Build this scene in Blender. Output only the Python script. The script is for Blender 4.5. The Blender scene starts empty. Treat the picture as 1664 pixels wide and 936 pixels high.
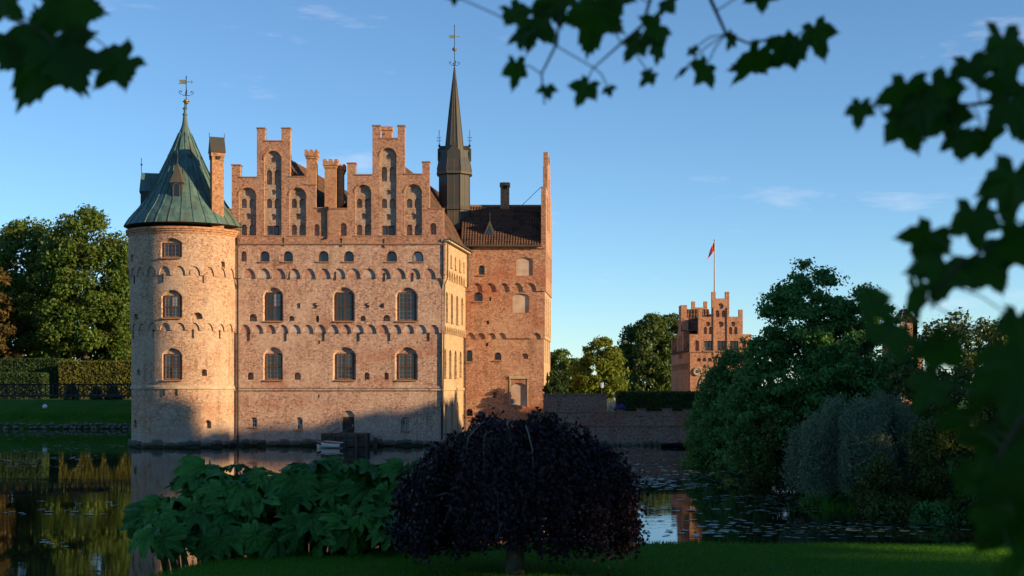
import bpy, math, random
import numpy as np
from mathutils import Vector, Matrix
from mathutils.geometry import delaunay_2d_cdt

random.seed(7)
rng = np.random.default_rng(7)
PI = math.pi
S = bpy.context.scene
COL = S.collection

# ------------------------------------------------------------------ camera, sky, sun, exposure
F = 2300.0          # focal length in photograph pixels
EYE = 4.75          # eye height over the moat
cam_d = bpy.data.cameras.new('camera')
cam = bpy.data.objects.new('camera', cam_d); COL.objects.link(cam)
cam.location = (0, 0, EYE); cam.rotation_euler = (PI / 2, 0, 0)
cam_d.sensor_width = 36; cam_d.lens = F / 1664 * 36
cam_d.shift_y = 162 / 1664
cam_d.clip_start = 0.1; cam_d.clip_end = 9000
cam_d.dof.use_dof = True; cam_d.dof.focus_distance = 115; cam_d.dof.aperture_fstop = 4.0
S.camera = cam

SUN_EL = math.radians(13.0)
SUN_AZ = math.radians(112.0)            # clockwise from +Y (view direction)
sun_dir = Vector((math.sin(SUN_AZ) * math.cos(SUN_EL), math.cos(SUN_AZ) * math.cos(SUN_EL), math.sin(SUN_EL)))

W = bpy.data.worlds.new('World'); S.world = W; W.use_nodes = True
wn = W.node_tree.nodes; wl = W.node_tree.links
bg = wn['Background']
sky = wn.new('ShaderNodeTexSky'); sky.sky_type = 'NISHITA'; sky.sun_disc = False
sky.sun_elevation = SUN_EL; sky.sun_rotation = SUN_AZ
sky.altitude = 0; sky.air_density = 0.76; sky.dust_density = 0.0; sky.ozone_density = 3.9
tc = wn.new('ShaderNodeTexCoord')
mp = wn.new('ShaderNodeMapping'); mp.inputs['Scale'].default_value = (1.6, 1.6, 7.0)
nz = wn.new('ShaderNodeTexNoise'); nz.inputs['Scale'].default_value = 2.6; nz.inputs['Detail'].default_value = 7; nz.inputs['Roughness'].default_value = 0.6
rp = wn.new('ShaderNodeValToRGB'); rp.color_ramp.elements[0].position = 0.60; rp.color_ramp.elements[1].position = 0.80
mm = wn.new('ShaderNodeMath'); mm.operation = 'MULTIPLY'; mm.inputs[1].default_value = 0.55
cmix = wn.new('ShaderNodeMix'); cmix.data_type = 'RGBA'
cmix.inputs['B'].default_value = (5.2, 4.9, 5.6, 1)
wl.new(tc.outputs['Generated'], mp.inputs['Vector']); wl.new(mp.outputs['Vector'], nz.inputs['Vector'])
wl.new(nz.outputs['Fac'], rp.inputs['Fac']); wl.new(rp.outputs['Color'], mm.inputs[0])
wbal = wn.new('ShaderNodeMix'); wbal.data_type = 'RGBA'; wbal.blend_type = 'MULTIPLY'; wbal.inputs['Factor'].default_value = 1.0
wbal.inputs['B'].default_value = (0.98, 1.0, 0.94, 1)     # cool white balance of the photograph
wl.new(sky.outputs['Color'], wbal.inputs['A'])
wl.new(mm.outputs[0], cmix.inputs['Factor']); wl.new(wbal.outputs['Result'], cmix.inputs['A'])
wl.new(cmix.outputs['Result'], bg.inputs['Color'])
bg.inputs['Strength'].default_value = 0.12

sl = bpy.data.lights.new('sun', 'SUN'); sl.energy = 5.0; sl.angle = math.radians(0.6); sl.color = (1.0, 0.68, 0.36)
so = bpy.data.objects.new('sun', sl); COL.objects.link(so)
so.rotation_euler = sun_dir.to_track_quat('Z', 'Y').to_euler()

S.view_settings.view_transform = 'Standard'; S.view_settings.look = 'None'
S.view_settings.exposure = 0.78; S.view_settings.gamma = 1.0
S.render.engine = 'CYCLES'
S.cycles.use_denoising = True
try: S.cycles.denoiser = 'OPENIMAGEDENOISE'
except Exception: pass
S.cycles.max_bounces = 6; S.cycles.diffuse_bounces = 3; S.cycles.glossy_bounces = 3; S.cycles.transmission_bounces = 3
S.cycles.sample_clamp_indirect = 6

# ------------------------------------------------------------------ helpers
def P(px, py, D):
    return Vector(((px - 832) / F * D, D, EYE - (py - 630) / F * D))

class G:
    """collects polygons of one mesh"""
    def __init__(s): s.v = []; s.f = []
    def add(s, vs, fs):
        o = len(s.v); s.v += [tuple(v) for v in vs]; s.f += [tuple(i + o for i in f) for f in fs]; return s
    def box(s, x0, x1, y0, y1, z0, z1):
        return s.add([(x0,y0,z0),(x1,y0,z0),(x1,y1,z0),(x0,y1,z0),(x0,y0,z1),(x1,y0,z1),(x1,y1,z1),(x0,y1,z1)],
                     [(0,3,2,1),(4,5,6,7),(0,1,5,4),(1,2,6,5),(2,3,7,6),(3,0,4,7)])
    def obox(s, c, hx, hy, hz, rz=0, ux=0):
        c = Vector(c); M = Matrix.Rotation(rz, 3, 'Z') @ Matrix.Rotation(ux, 3, 'Y')
        vs = [c + M @ Vector((a*hx, b*hy, d*hz)) for d in (-1,1) for a,b in ((-1,-1),(1,-1),(1,1),(-1,1))]
        return s.add(vs, [(0,3,2,1),(4,5,6,7),(0,1,5,4),(1,2,6,5),(2,3,7,6),(3,0,4,7)])
    def tube(s, pts, rad, n=6, caps=True):
        pts = [Vector(p) for p in pts]; m = len(pts)
        if not hasattr(rad, '__len__'): rad = [rad] * m
        vs = []; fs = []
        for i, p in enumerate(pts):
            t = (pts[min(i+1, m-1)] - pts[max(i-1, 0)])
            t = t.normalized() if t.length > 1e-9 else Vector((0,0,1))
            a = Vector((1,0,0)) if abs(t.x) < 0.8 else Vector((0,1,0))
            u = t.cross(a).normalized(); w = t.cross(u)
            for k in range(n):
                an = 2*PI*k/n
                vs.append(p + (u*math.cos(an) + w*math.sin(an)) * rad[i])
        for i in range(m-1):
            for k in range(n):
                k2 = (k+1) % n
                fs.append((i*n+k, i*n+k2, (i+1)*n+k2, (i+1)*n+k))
        if caps: fs.append(tuple(range(n))[::-1]); fs.append(tuple(range((m-1)*n, m*n)))
        return s.add(vs, fs)
    def bar(s, a, b, r, n=4): return s.tube([a, b], r, n)
    def lathe(s, c, prof, n=16, a0=0.0):
        c = Vector(c); vs = []; fs = []
        for r, z in prof:
            for k in range(n):
                an = a0 + 2*PI*k/n
                vs.append(c + Vector((r*math.cos(an), r*math.sin(an), z)))
        for i in range(len(prof)-1):
            for k in range(n):
                k2 = (k+1) % n
                fs.append((i*n+k, i*n+k2, (i+1)*n+k2, (i+1)*n+k))
        fs.append(tuple(range(n))[::-1]); fs.append(tuple(range((len(prof)-1)*n, len(prof)*n)))
        return s.add(vs, fs)
    def extrude(s, poly, fn, d0, d1):
        n = len(poly); vs = [fn(u, v, d0) for u, v in poly] + [fn(u, v, d1) for u, v in poly]
        fs = [tuple(range(n)), tuple(range(n, 2*n))[::-1]] + [(i, i+n, (i+1) % n + n, (i+1) % n) for i in range(n)]
        return s.add(vs, fs)
    def ball(s, c, r, n=8, m=6, sq=(1,1,1)):
        prof = [(max(1e-4, r*math.sin(PI*i/m)), -r*math.cos(PI*i/m)) for i in range(m+1)]
        o = len(s.v); s.lathe((0,0,0), prof, n)
        for i in range(o, len(s.v)):
            x, y, z = s.v[i]; s.v[i] = (c[0]+x*sq[0], c[1]+y*sq[1], c[2]+z*sq[2])
        return s
    def mesh(s, name, mat, smooth=False):
        me = bpy.data.meshes.new(name); me.from_pydata(s.v, [], s.f); me.materials.append(mat)
        if smooth: me.polygons.foreach_set('use_smooth', [True]*len(me.polygons))
        me.update()
        if mat.name.startswith('brick'):
            uvl = me.uv_layers.new(name='UVMap')
            for p in me.polygons:
                nx_, ny_, nz_ = map(abs, p.normal)
                for li in p.loop_indices:
                    v = me.vertices[me.loops[li].vertex_index].co
                    uvl.data[li].uv = (v.x, v.y) if nz_ > 0.7 else ((v.x, v.z) if ny_ >= nx_ else (v.y, v.z))
        return me
    def obj(s, name, mat, parent=None, smooth=False, **tags):
        return link(name, s.mesh(name, mat, smooth), parent, **tags)

def link(name, data, parent=None, loc=None, **tags):
    o = bpy.data.objects.new(name, data); COL.objects.link(o)
    if parent is not None:
        o.parent = parent
        if loc is None: o.matrix_parent_inverse = world_inv(parent)
    if loc is not None: o.location = loc
    for k, v in tags.items(): o[k] = v
    return o

def world_inv(o):
    m = Matrix.LocRotScale(o.location, o.rotation_euler, o.scale)
    if o.parent is not None: m = (o.parent_world @ m) if hasattr(o, 'parent_world') else wm(o.parent) @ o.matrix_parent_inverse @ m
    return m.inverted()
def wm(o):
    m = Matrix.LocRotScale(o.location, o.rotation_euler, o.scale)
    if o.parent is not None: m = wm(o.parent) @ o.matrix_parent_inverse @ m
    return m

def thing(name, label, cat, loc, group=None, rz=0):
    o = bpy.data.objects.new(name, None); COL.objects.link(o); o.location = loc; o.rotation_euler = (0, 0, rz)
    o.empty_display_size = 0.3
    o['label'] = label; o['category'] = cat
    if group: o['group'] = group
    return o
def tag(o, label, cat, group=None):
    o['label'] = label; o['category'] = cat
    if group: o['group'] = group
    return o

# ------------------------------------------------------------------ materials
def newmat(name):
    m = bpy.data.materials.new(name); m.use_nodes = True
    nt = m.node_tree; return m, nt.nodes, nt.links, nt.nodes['Principled BSDF']
def node(n, t, **k):
    x = n.new(t)
    for a, b in k.items(): setattr(x, a, b)
    return x
def noise(n, l, vec, scale, detail=4, rough=0.55):
    x = n.new('ShaderNodeTexNoise'); x.inputs['Scale'].default_value = scale; x.inputs['Detail'].default_value = detail
    x.inputs['Roughness'].default_value = rough
    if vec is not None: l.new(vec, x.inputs['Vector'])
    return x.outputs['Fac']
def ramp(n, l, fac, p0, p1):
    x = n.new('ShaderNodeMapRange'); x.interpolation_type = 'SMOOTHSTEP'
    x.inputs['From Min'].default_value = p0; x.inputs['From Max'].default_value = p1
    l.new(fac, x.inputs['Value']); return x.outputs['Result']
def mix(n, l, fac, a, b, blend='MIX'):
    x = n.new('ShaderNodeMix'); x.data_type = 'RGBA'; x.blend_type = blend
    if isinstance(fac, (int, float)): x.inputs['Factor'].default_value = fac
    else: l.new(fac, x.inputs['Factor'])
    for s, v in (('A', a), ('B', b)):
        if isinstance(v, tuple): x.inputs[s].default_value = (*v, 1)
        else: l.new(v, x.inputs[s])
    return x.outputs['Result']
def math2(n, l, op, a, b):
    x = n.new('ShaderNodeMath'); x.operation = op
    for i, v in enumerate((a, b)):
        if isinstance(v, (int, float)): x.inputs[i].default_value = v
        else: l.new(v, x.inputs[i])
    return x.outputs[0]
def bump(n, l, b, h, strength, dist):
    x = n.new('ShaderNodeBump'); x.inputs['Strength'].default_value = strength; x.inputs['Distance'].default_value = dist
    l.new(h, x.inputs['Height']); l.new(x.outputs['Normal'], b.inputs['Normal'])

def brick_mat(name, c1, c2, mortar, pale, pale_p, red, red_p, wash=True, bw=0.25, bh=0.08):
    m, n, l, b = newmat(name)
    t = n.new('ShaderNodeTexCoord')
    br = n.new('ShaderNodeTexBrick'); l.new(t.outputs['UV'], br.inputs['Vector'])
    br.inputs['Scale'].default_value = 1.0
    br.inputs['Brick Width'].default_value = bw; br.inputs['Row Height'].default_value = bh
    br.inputs['Mortar Size'].default_value = 0.019; br.inputs['Mortar Smooth'].default_value = 0.2; br.inputs['Bias'].default_value = -0.1
    br.inputs['Color1'].default_value = (*c1, 1); br.inputs['Color2'].default_value = (*c2, 1); br.inputs['Mortar'].default_value = (*mortar, 1)
    g = n.new('ShaderNodeNewGeometry'); pos = g.outputs['Position']
    # single odd bricks: cells of brick size
    mpp = n.new('ShaderNodeMapping'); mpp.inputs['Scale'].default_value = (1/(bw*0.55), 1/(bh*1.0), 1); l.new(t.outputs['UV'], mpp.inputs['Vector'])
    vo = n.new('ShaderNodeTexVoronoi'); vo.inputs['Scale'].default_value = 1.0; l.new(mpp.outputs['Vector'], vo.inputs['Vector'])
    sp = n.new('ShaderNodeSeparateColor'); l.new(vo.outputs['Color'], sp.inputs['Color'])
    col = br.outputs['Color']
    col = mix(n, l, math2(n, l, 'MULTIPLY', ramp(n, l, sp.outputs[0], 0.5, 0.92), 0.62), col, tuple(x*0.4 for x in c1))
    col = mix(n, l, math2(n, l, 'MULTIPLY', ramp(n, l, sp.outputs[1], 0.66, 0.95), 0.6), col, tuple(min(.75, x*1.2) for x in pale))
    # pale lime patches, red repaired patches, soot
    n1 = noise(n, l, pos, 0.33, 7, 0.66)
    col = mix(n, l, math2(n, l, 'MULTIPLY', ramp(n, l, n1, pale_p, pale_p + 0.18), 0.62), col, pale)
    mp2 = n.new('ShaderNodeMapping'); mp2.inputs['Location'].default_value = (17, 5, 3); mp2.inputs['Scale'].default_value = (0.8, 0.8, 1.5); l.new(pos, mp2.inputs['Vector'])
    n2 = noise(n, l, mp2.outputs['Vector'], 0.30, 6, 0.62)
    col = mix(n, l, math2(n, l, 'MULTIPLY', ramp(n, l, n2, red_p, red_p + 0.2), 0.5), col, red)
    mp3 = n.new('ShaderNodeMapping'); mp3.inputs['Location'].default_value = (3, 9, 31); mp3.inputs['Scale'].default_value = (1.6, 1.6, 0.35); l.new(pos, mp3.inputs['Vector'])
    n3 = noise(n, l, mp3.outputs['Vector'], 0.9, 5, 0.6)
    col = mix(n, l, math2(n, l, 'MULTIPLY', ramp(n, l, n3, 0.54, 0.74), 0.6), col, (0.16, 0.12, 0.07))
    mp5 = n.new('ShaderNodeMapping'); mp5.inputs['Location'].default_value = (41, 7, 13); mp5.inputs['Scale'].default_value = (3.2, 3.2, 0.22); l.new(pos, mp5.inputs['Vector'])
    n5 = noise(n, l, mp5.outputs['Vector'], 0.8, 4, 0.6)
    col = mix(n, l, math2(n, l, 'MULTIPLY', ramp(n, l, n5, 0.58, 0.74), 0.45), col, tuple(0.45*a_+0.04 for a_ in c1))
    mp6 = n.new('ShaderNodeMapping'); mp6.inputs['Location'].default_value = (5, 77, 3); l.new(pos, mp6.inputs['Vector'])
    n6 = noise(n, l, mp6.outputs['Vector'], 0.18, 5, 0.7)
    col = mix(n, l, math2(n, l, 'MULTIPLY', ramp(n, l, n6, 0.55, 0.66), 0.5), col, tuple(min(0.7, a_*1.08) for a_ in pale))
    n4 = noise(n, l, pos, 5.5, 3, 0.7)
    col = mix(n, l, 0.45, col, mix(n, l, ramp(n, l, n4, 0.3, 0.7), (0.5, 0.47, 0.45), (1.25, 1.22, 1.18)), 'MULTIPLY')
    if wash:
        sz = n.new('ShaderNodeSeparateXYZ'); l.new(pos, sz.inputs['Vector'])
        nn = noise(n, l, pos, 0.55, 5, 0.6)
        hgt = math2(n, l, 'ADD', sz.outputs['Z'], math2(n, l, 'MULTIPLY', math2(n, l, 'SUBTRACT', nn, 0.5), -5.5))
        col = mix(n, l, math2(n, l, 'MULTIPLY', ramp(n, l, hgt, 2.1, 0.5), 0.36), col, (0.42, 0.37, 0.34))
        col = mix(n, l, ramp(n, l, math2(n, l, 'ADD', sz.outputs['Z'], math2(n, l, 'MULTIPLY', nn, 0.4)), 0.75, 0.35), col, (0.07, 0.065, 0.045))
    l.new(col, b.inputs['Base Color']); b.inputs['Roughness'].default_value = 0.92; b.inputs['Specular IOR Level'].default_value = 0.2
    hh = math2(n, l, 'ADD', math2(n, l, 'MULTIPLY', br.outputs['Fac'], -0.6), math2(n, l, 'MULTIPLY', n4, 0.9))
    bump(n, l, b, hh, 0.7, 0.03)
    return m

def simple(name, c, rough=0.7, var=0.3, scale=3.0, metal=0.0, spec=0.3, c2=None, bmp=0.0, bscale=None):
    m, n, l, b = newmat(name)
    t = n.new('ShaderNodeTexCoord')
    f = noise(n, l, t.outputs['Object'], scale, 5, 0.6)
    c2 = c2 or tuple(x*(1-var) for x in c)
    l.new(mix(n, l, ramp(n, l, f, 0.35, 0.65), c, c2), b.inputs['Base Color'])
    b.inputs['Roughness'].default_value = rough; b.inputs['Metallic'].default_value = metal; b.inputs['Specular IOR Level'].default_value = spec
    if bmp: bump(n, l, b, noise(n, l, t.outputs['Object'], bscale or scale*4, 3), bmp, 0.02)
    return m

def leaf_mat(name, a, b_, trans=0.25, rough=0.5, spec=0.3, big=None, tcol=None, bigscale=0.25):
    m, n, l, b = newmat(name)
    g = n.new('ShaderNodeNewGeometry')
    col = mix(n, l, g.outputs['Random Per Island'], a, b_)
    if big:
        t = n.new('ShaderNodeTexCoord')
        col = mix(n, l, ramp(n, l, noise(n, l, t.outputs['Object'], bigscale, 3), 0.45, 0.62), col, big)
    l.new(col, b.inputs['Base Color']); b.inputs['Roughness'].default_value = rough; b.inputs['Specular IOR Level'].default_value = spec
    tr = n.new('ShaderNodeBsdfTranslucent')
    if tcol: tr.inputs['Color'].default_value = (*tcol, 1)
    else: l.new(mix(n, l, 0.5, col, (0.25, 0.3, 0.02)), tr.inputs['Color'])
    ms = n.new('ShaderNodeMixShader'); ms.inputs['Fac'].default_value = trans
    l.new(b.outputs[0], ms.inputs[1]); l.new(tr.outputs[0], ms.inputs[2]); l.new(ms.outputs[0], n['Material Output'].inputs['Surface'])
    return m

M = {}
M['brick_front'] = brick_mat('brick_front', (0.31,0.115,0.07), (0.44,0.22,0.14), (0.66,0.55,0.44), (0.54,0.42,0.33), 0.48, (0.33,0.10,0.055), 0.52)
M['brick_tower'] = brick_mat('brick_tower', (0.33,0.14,0.075), (0.43,0.235,0.13), (0.58,0.47,0.35), (0.50,0.40,0.30), 0.45, (0.36,0.12,0.06), 0.53)
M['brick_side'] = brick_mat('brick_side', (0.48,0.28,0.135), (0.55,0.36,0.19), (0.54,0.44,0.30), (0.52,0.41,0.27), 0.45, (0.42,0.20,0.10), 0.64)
M['brick_wing'] = brick_mat('brick_wing', (0.31,0.105,0.06), (0.40,0.17,0.10), (0.52,0.38,0.28), (0.48,0.34,0.24), 0.60, (0.36,0.105,0.05), 0.47)
M['brick_gable'] = brick_mat('brick_gable', (0.30,0.105,0.06), (0.40,0.18,0.11), (0.54,0.41,0.31), (0.44,0.27,0.17), 0.50, (0.36,0.12,0.06), 0.55, wash=False)
M['brick_niche'] = brick_mat('brick_niche', (0.34,0.17,0.10), (0.42,0.26,0.17), (0.44,0.36,0.28), (0.44,0.36,0.29), 0.44, (0.30,0.13,0.08), 0.60, wash=False)
M['brick_chimney'] = brick_mat('brick_chimney', (0.44,0.19,0.085), (0.50,0.24,0.12), (0.46,0.31,0.2), (0.48,0.3,0.18), 0.6, (0.4,0.15,0.07), 0.5, wash=False)
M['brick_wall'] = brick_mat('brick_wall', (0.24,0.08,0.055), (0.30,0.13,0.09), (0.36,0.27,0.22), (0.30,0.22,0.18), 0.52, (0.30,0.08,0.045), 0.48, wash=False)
M['brick_gate'] = brick_mat('brick_gate', (0.45,0.20,0.115), (0.50,0.25,0.15), (0.50,0.32,0.22), (0.54,0.32,0.20), 0.55, (0.46,0.19,0.10), 0.6, wash=False)
M['plaster'] = simple('plaster', (0.50,0.40,0.28), 0.9, 0.35, 1.4, bmp=0.3)
M['pale_plaster'] = simple('pale_plaster', (0.50,0.43,0.36), 0.9, 0.3, 0.8, c2=(0.40,0.27,0.2), bmp=0.3)
M['limewash'] = simple('limewash', (0.46,0.40,0.35), 0.92, 0.3, 1.1, c2=(0.36,0.17,0.11), bmp=0.5)
M['coping'] = simple('coping', (0.20,0.14,0.09), 0.9, 0.45, 1.2, c2=(0.33,0.16,0.09), bmp=0.4)
M['stone'] = simple('stone', (0.17,0.155,0.13), 0.9, 0.5, 0.9, c2=(0.07,0.075,0.05), bmp=0.6)
M['wood_frame'] = simple('wood_frame', (0.10,0.042,0.028), 0.6, 0.3, 2)
M['white_frame'] = simple('white_frame', (0.45,0.42,0.38), 0.6, 0.2, 2)
M['casement_paint'] = simple('casement_paint', (0.24,0.19,0.16), 0.6, 0.25, 2)
M['dark_wood'] = simple('dark_wood', (0.05,0.038,0.03), 0.85, 0.5, 1.5, c2=(0.10,0.085,0.07), bmp=0.4)
M['deck_wood'] = simple('deck_wood', (0.12,0.09,0.065), 0.85, 0.4, 1.5)
M['door_wood'] = simple('door_wood', (0.07,0.045,0.035), 0.8, 0.4, 2)
M['iron'] = simple('iron', (0.02,0.02,0.022), 0.6, 0.3, 3)
M['lead'] = simple('lead', (0.042,0.052,0.054), 0.55, 0.3, 1.2, spec=0.25, c2=(0.058,0.052,0.042))
M['lead_dark'] = simple('lead_dark', (0.055,0.06,0.06), 0.6, 0.3, 1.5, c2=(0.09,0.075,0.05))
M['gold'] = simple('gold', (0.75,0.50,0.22), 0.35, 0.2, 3, metal=0.9, spec=0.5)
M['white_paint'] = simple('white_paint', (0.74,0.74,0.72), 0.45, 0.12, 2)
M['tarp'] = simple('tarp', (0.045,0.06,0.085), 0.7, 0.3, 3)
M['boat_inside'] = simple('boat_inside', (0.36,0.17,0.08), 0.6, 0.3, 3)
M['black_paint'] = simple('black_paint', (0.012,0.013,0.014), 0.6, 0.3, 3)
M['bark'] = simple('bark', (0.075,0.06,0.045), 0.9, 0.5, 4, bmp=0.6)
M['pale_bark'] = simple('pale_bark', (0.20,0.18,0.15), 0.9, 0.4, 4, bmp=0.3)
M['grey_bark'] = simple('grey_bark', (0.14,0.125,0.105), 0.9, 0.4, 4, bmp=0.5)
M['red_cloth'] = simple('red_cloth', (0.55,0.035,0.03), 0.8, 0.2, 1)
M['white_cloth'] = simple('white_cloth', (0.75,0.72,0.70), 0.8, 0.1, 1)

def copper():
    m, n, l, b = newmat('copper_patina')
    t = n.new('ShaderNodeTexCoord'); g = n.new('ShaderNodeNewGeometry')
    oi = n.new('ShaderNodeObjectInfo')
    mp = n.new('ShaderNodeMapping'); mp.inputs['Scale'].default_value = (2.2, 2.2, 0.25); l.new(g.outputs['Position'], mp.inputs['Vector'])
    n1 = noise(n, l, mp.outputs['Vector'], 1.1, 6, 0.65)
    col = mix(n, l, ramp(n, l, n1, 0.36, 0.64), (0.045,0.095,0.09), (0.10,0.185,0.16))
    col = mix(n, l, math2(n, l, 'MULTIPLY', oi.outputs['Random'], 0.45), col, (0.07,0.15,0.14))
    n2 = noise(n, l, mp.outputs['Vector'], 0.55, 5, 0.6)
    col = mix(n, l, math2(n, l, 'MULTIPLY', ramp(n, l, n2, 0.52, 0.68), 0.8), col, (0.07,0.055,0.035))
    l.new(col, b.inputs['Base Color']); b.inputs['Roughness'].default_value = 0.62; b.inputs['Specular IOR Level'].default_value = 0.35
    bump(n, l, b, noise(n, l, g.outputs['Position'], 3, 3), 0.25, 0.03)
    return m
M['copper'] = copper()

def tiles():
    m, n, l, b = newmat('roof_tile')
    g = n.new('ShaderNodeNewGeometry')
    n1 = noise(n, l, g.outputs['Position'], 0.9, 6, 0.65)
    col = mix(n, l, g.outputs['Random Per Island'], (0.15,0.07,0.04), (0.10,0.06,0.04))
    col = mix(n, l, ramp(n, l, n1, 0.45, 0.66), col, (0.045,0.037,0.028))
    l.new(col, b.inputs['Base Color']); b.inputs['Roughness'].default_value = 0.85; b.inputs['Specular IOR Level'].default_value = 0.25
    return m
M['tile'] = tiles()

def glass():
    m, n, l, b = newmat('window_glass')
    oi = n.new('ShaderNodeObjectInfo'); g = n.new('ShaderNodeNewGeometry')
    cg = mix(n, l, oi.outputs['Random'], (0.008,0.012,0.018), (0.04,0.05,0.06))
    l.new(mix(n, l, ramp(n, l, oi.outputs['Random'], 0.84, 0.88), cg, (0.22,0.23,0.24)), b.inputs['Base Color'])  # a few panes paler: reflected sky painted into the glass colour
    b.inputs['Roughness'].default_value = 0.06; b.inputs['Specular IOR Level'].default_value = 0.6
    bump(n, l, b, noise(n, l, g.outputs['Position'], 1.3, 2), 0.12, 0.05)
    return m
M['glass'] = glass()

def water_mat():
    m, n, l, b = newmat('moat_water')
    g = n.new('ShaderNodeNewGeometry')
    b.inputs['Base Color'].default_value = (0.006, 0.010, 0.006, 1); b.inputs['Roughness'].default_value = 0.025
    b.inputs['IOR'].default_value = 1.33; b.inputs['Specular IOR Level'].default_value = 0.5
    mp = n.new('ShaderNodeMapping'); mp.inputs['Scale'].default_value = (0.55, 1.0, 1.0); l.new(g.outputs['Position'], mp.inputs['Vector'])
    n1 = noise(n, l, mp.outputs['Vector'], 2.4, 3, 0.5)
    n2 = noise(n, l, mp.outputs['Vector'], 0.16, 2, 0.5)
    h = math2(n, l, 'MULTIPLY', n1, ramp(n, l, n2, 0.38, 0.68))
    bump(n, l, b, h, 0.35, 0.012)
    return m
M['water'] = water_mat()

def ground_mat():
    m, n, l, b = newmat('grass_ground')
    g = n.new('ShaderNodeNewGeometry'); pos = g.outputs['Position']
    n1 = noise(n, l, pos, 0.5, 6, 0.65); n2 = noise(n, l, pos, 14, 3, 0.7)
    col = mix(n, l, ramp(n, l, n1, 0.35, 0.65), (0.026,0.095,0.010), (0.046,0.115,0.015))
    col = mix(n, l, 0.6, col, mix(n, l, ramp(n, l, n2, 0.3, 0.7), (0.5,0.5,0.5), (1.4,1.35,1.2)), 'MULTIPLY')
    sz = n.new('ShaderNodeSeparateXYZ'); l.new(pos, sz.inputs['Vector'])
    h = math2(n, l, 'ADD', sz.outputs['Z'], math2(n, l, 'MULTIPLY', n1, 0.3))
    col = mix(n, l, ramp(n, l, h, 0.5, 0.2), col, (0.035,0.028,0.018))
    l.new(col, b.inputs['Base Color']); b.inputs['Roughness'].default_value = 0.95; b.inputs['Specular IOR Level'].default_value = 0.1
    bump(n, l, b, n2, 0.6, 0.05)
    return m
M['ground'] = ground_mat()
M['grass'] = leaf_mat('grass_blades', (0.024,0.170,0.008), (0.055,0.215,0.014), 0.3, 0.7, 0.1)
M['lily'] = leaf_mat('lily_pads', (0.06,0.11,0.05), (0.10,0.13,0.07), 0.0, 0.35, 0.5)
M['leaf_far'] = leaf_mat('leaf_far', (0.055,0.118,0.018), (0.095,0.150,0.024), 0.28, 0.55, 0.2, big=(0.065,0.095,0.016))
M['leaf_rust'] = leaf_mat('leaf_rust', (0.080,0.055,0.016), (0.10,0.075,0.020), 0.25, 0.6, 0.2)
M['leaf_bright'] = leaf_mat('leaf_bright', (0.11,0.175,0.022), (0.165,0.205,0.028), 0.32, 0.5, 0.2)
M['leaf_dark'] = leaf_mat('leaf_dark', (0.040,0.080,0.020), (0.070,0.105,0.022), 0.22, 0.5, 0.25)
M['leaf_elm'] = leaf_mat('leaf_elm', (0.045,0.175,0.045), (0.080,0.215,0.055), 0.3, 0.6, 0.2)
M['leaf_shrub'] = leaf_mat('leaf_shrub', (0.030,0.060,0.015), (0.065,0.095,0.016), 0.2, 0.55, 0.2)
M['leaf_silver'] = leaf_mat('leaf_silver', (0.085,0.135,0.075), (0.15,0.205,0.125), 0.15, 0.6, 0.3)
M['leaf_beech'] = leaf_mat('leaf_beech', (0.014,0.008,0.013), (0.024,0.010,0.014), 0.06, 0.55, 0.25, tcol=(0.05,0.012,0.012))
M['leaf_hedge'] = leaf_mat('leaf_hedge', (0.020,0.048,0.015), (0.032,0.066,0.018), 0.12, 0.6, 0.2)
M['leaf_hedge_sunlit'] = leaf_mat('leaf_hedge_sunlit', (0.085,0.105,0.018), (0.125,0.115,0.022), 0.2, 0.6, 0.2)  # yellow of the sunlight on the hedge is put into the leaf colour
M['hedge_core'] = simple('hedge_core', (0.014,0.02,0.008), 0.95, 0.4, 3)
M['leaf_plane'] = leaf_mat('leaf_plane', (0.018,0.060,0.008), (0.030,0.085,0.010), 0.40, 0.55, 0.15, tcol=(0.035,0.125,0.006))
M['flower_blue'] = leaf_mat('flower_blue', (0.05,0.06,0.45), (0.10,0.12,0.6), 0.1, 0.6, 0.2)

def gunnera_mat():
    m, n, l, b = newmat('leaf_gunnera')
    oi = n.new('ShaderNodeObjectInfo'); t = n.new('ShaderNodeTexCoord')
    n1 = noise(n, l, t.outputs['Object'], 5, 4, 0.6)
    col = mix(n, l, oi.outputs['Random'], (0.012,0.095,0.012), (0.065,0.250,0.034))
    col = mix(n, l, 0.5, col, mix(n, l, ramp(n, l, n1, 0.3, 0.7), (0.6,0.6,0.6), (1.3,1.3,1.2)), 'MULTIPLY')
    sx_ = n.new('ShaderNodeSeparateXYZ'); l.new(t.outputs['Object'], sx_.inputs['Vector'])
    an_ = math2(n, l, 'ARCTAN2', sx_.outputs['X'], math2(n, l, 'MULTIPLY', sx_.outputs['Y'], -1.0))
    cs_ = math2(n, l, 'COSINE', math2(n, l, 'ADD', math2(n, l, 'MULTIPLY', an_, 9/0.92), PI*9), 0.0)
    col = mix(n, l, math2(n, l, 'MULTIPLY', ramp(n, l, math2(n, l, 'MULTIPLY', cs_, -1.0), 0.80, 0.99), 0.55), col, (0.10,0.26,0.07))
    l.new(col, b.inputs['Base Color']); b.inputs['Roughness'].default_value = 0.5; b.inputs['Specular IOR Level'].default_value = 0.25
    bump(n, l, b, noise(n, l, t.outputs['Object'], 14, 4), 0.9, 0.05)
    tr = n.new('ShaderNodeBsdfTranslucent'); tr.inputs['Color'].default_value = (0.04, 0.14, 0.02, 1)
    ms = n.new('ShaderNodeMixShader'); ms.inputs['Fac'].default_value = 0.15
    l.new(b.outputs[0], ms.inputs[1]); l.new(tr.outputs[0], ms.inputs[2]); l.new(ms.outputs[0], n['Material Output'].inputs['Surface'])
    return m
M['leaf_gunnera'] = gunnera_mat()
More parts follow.
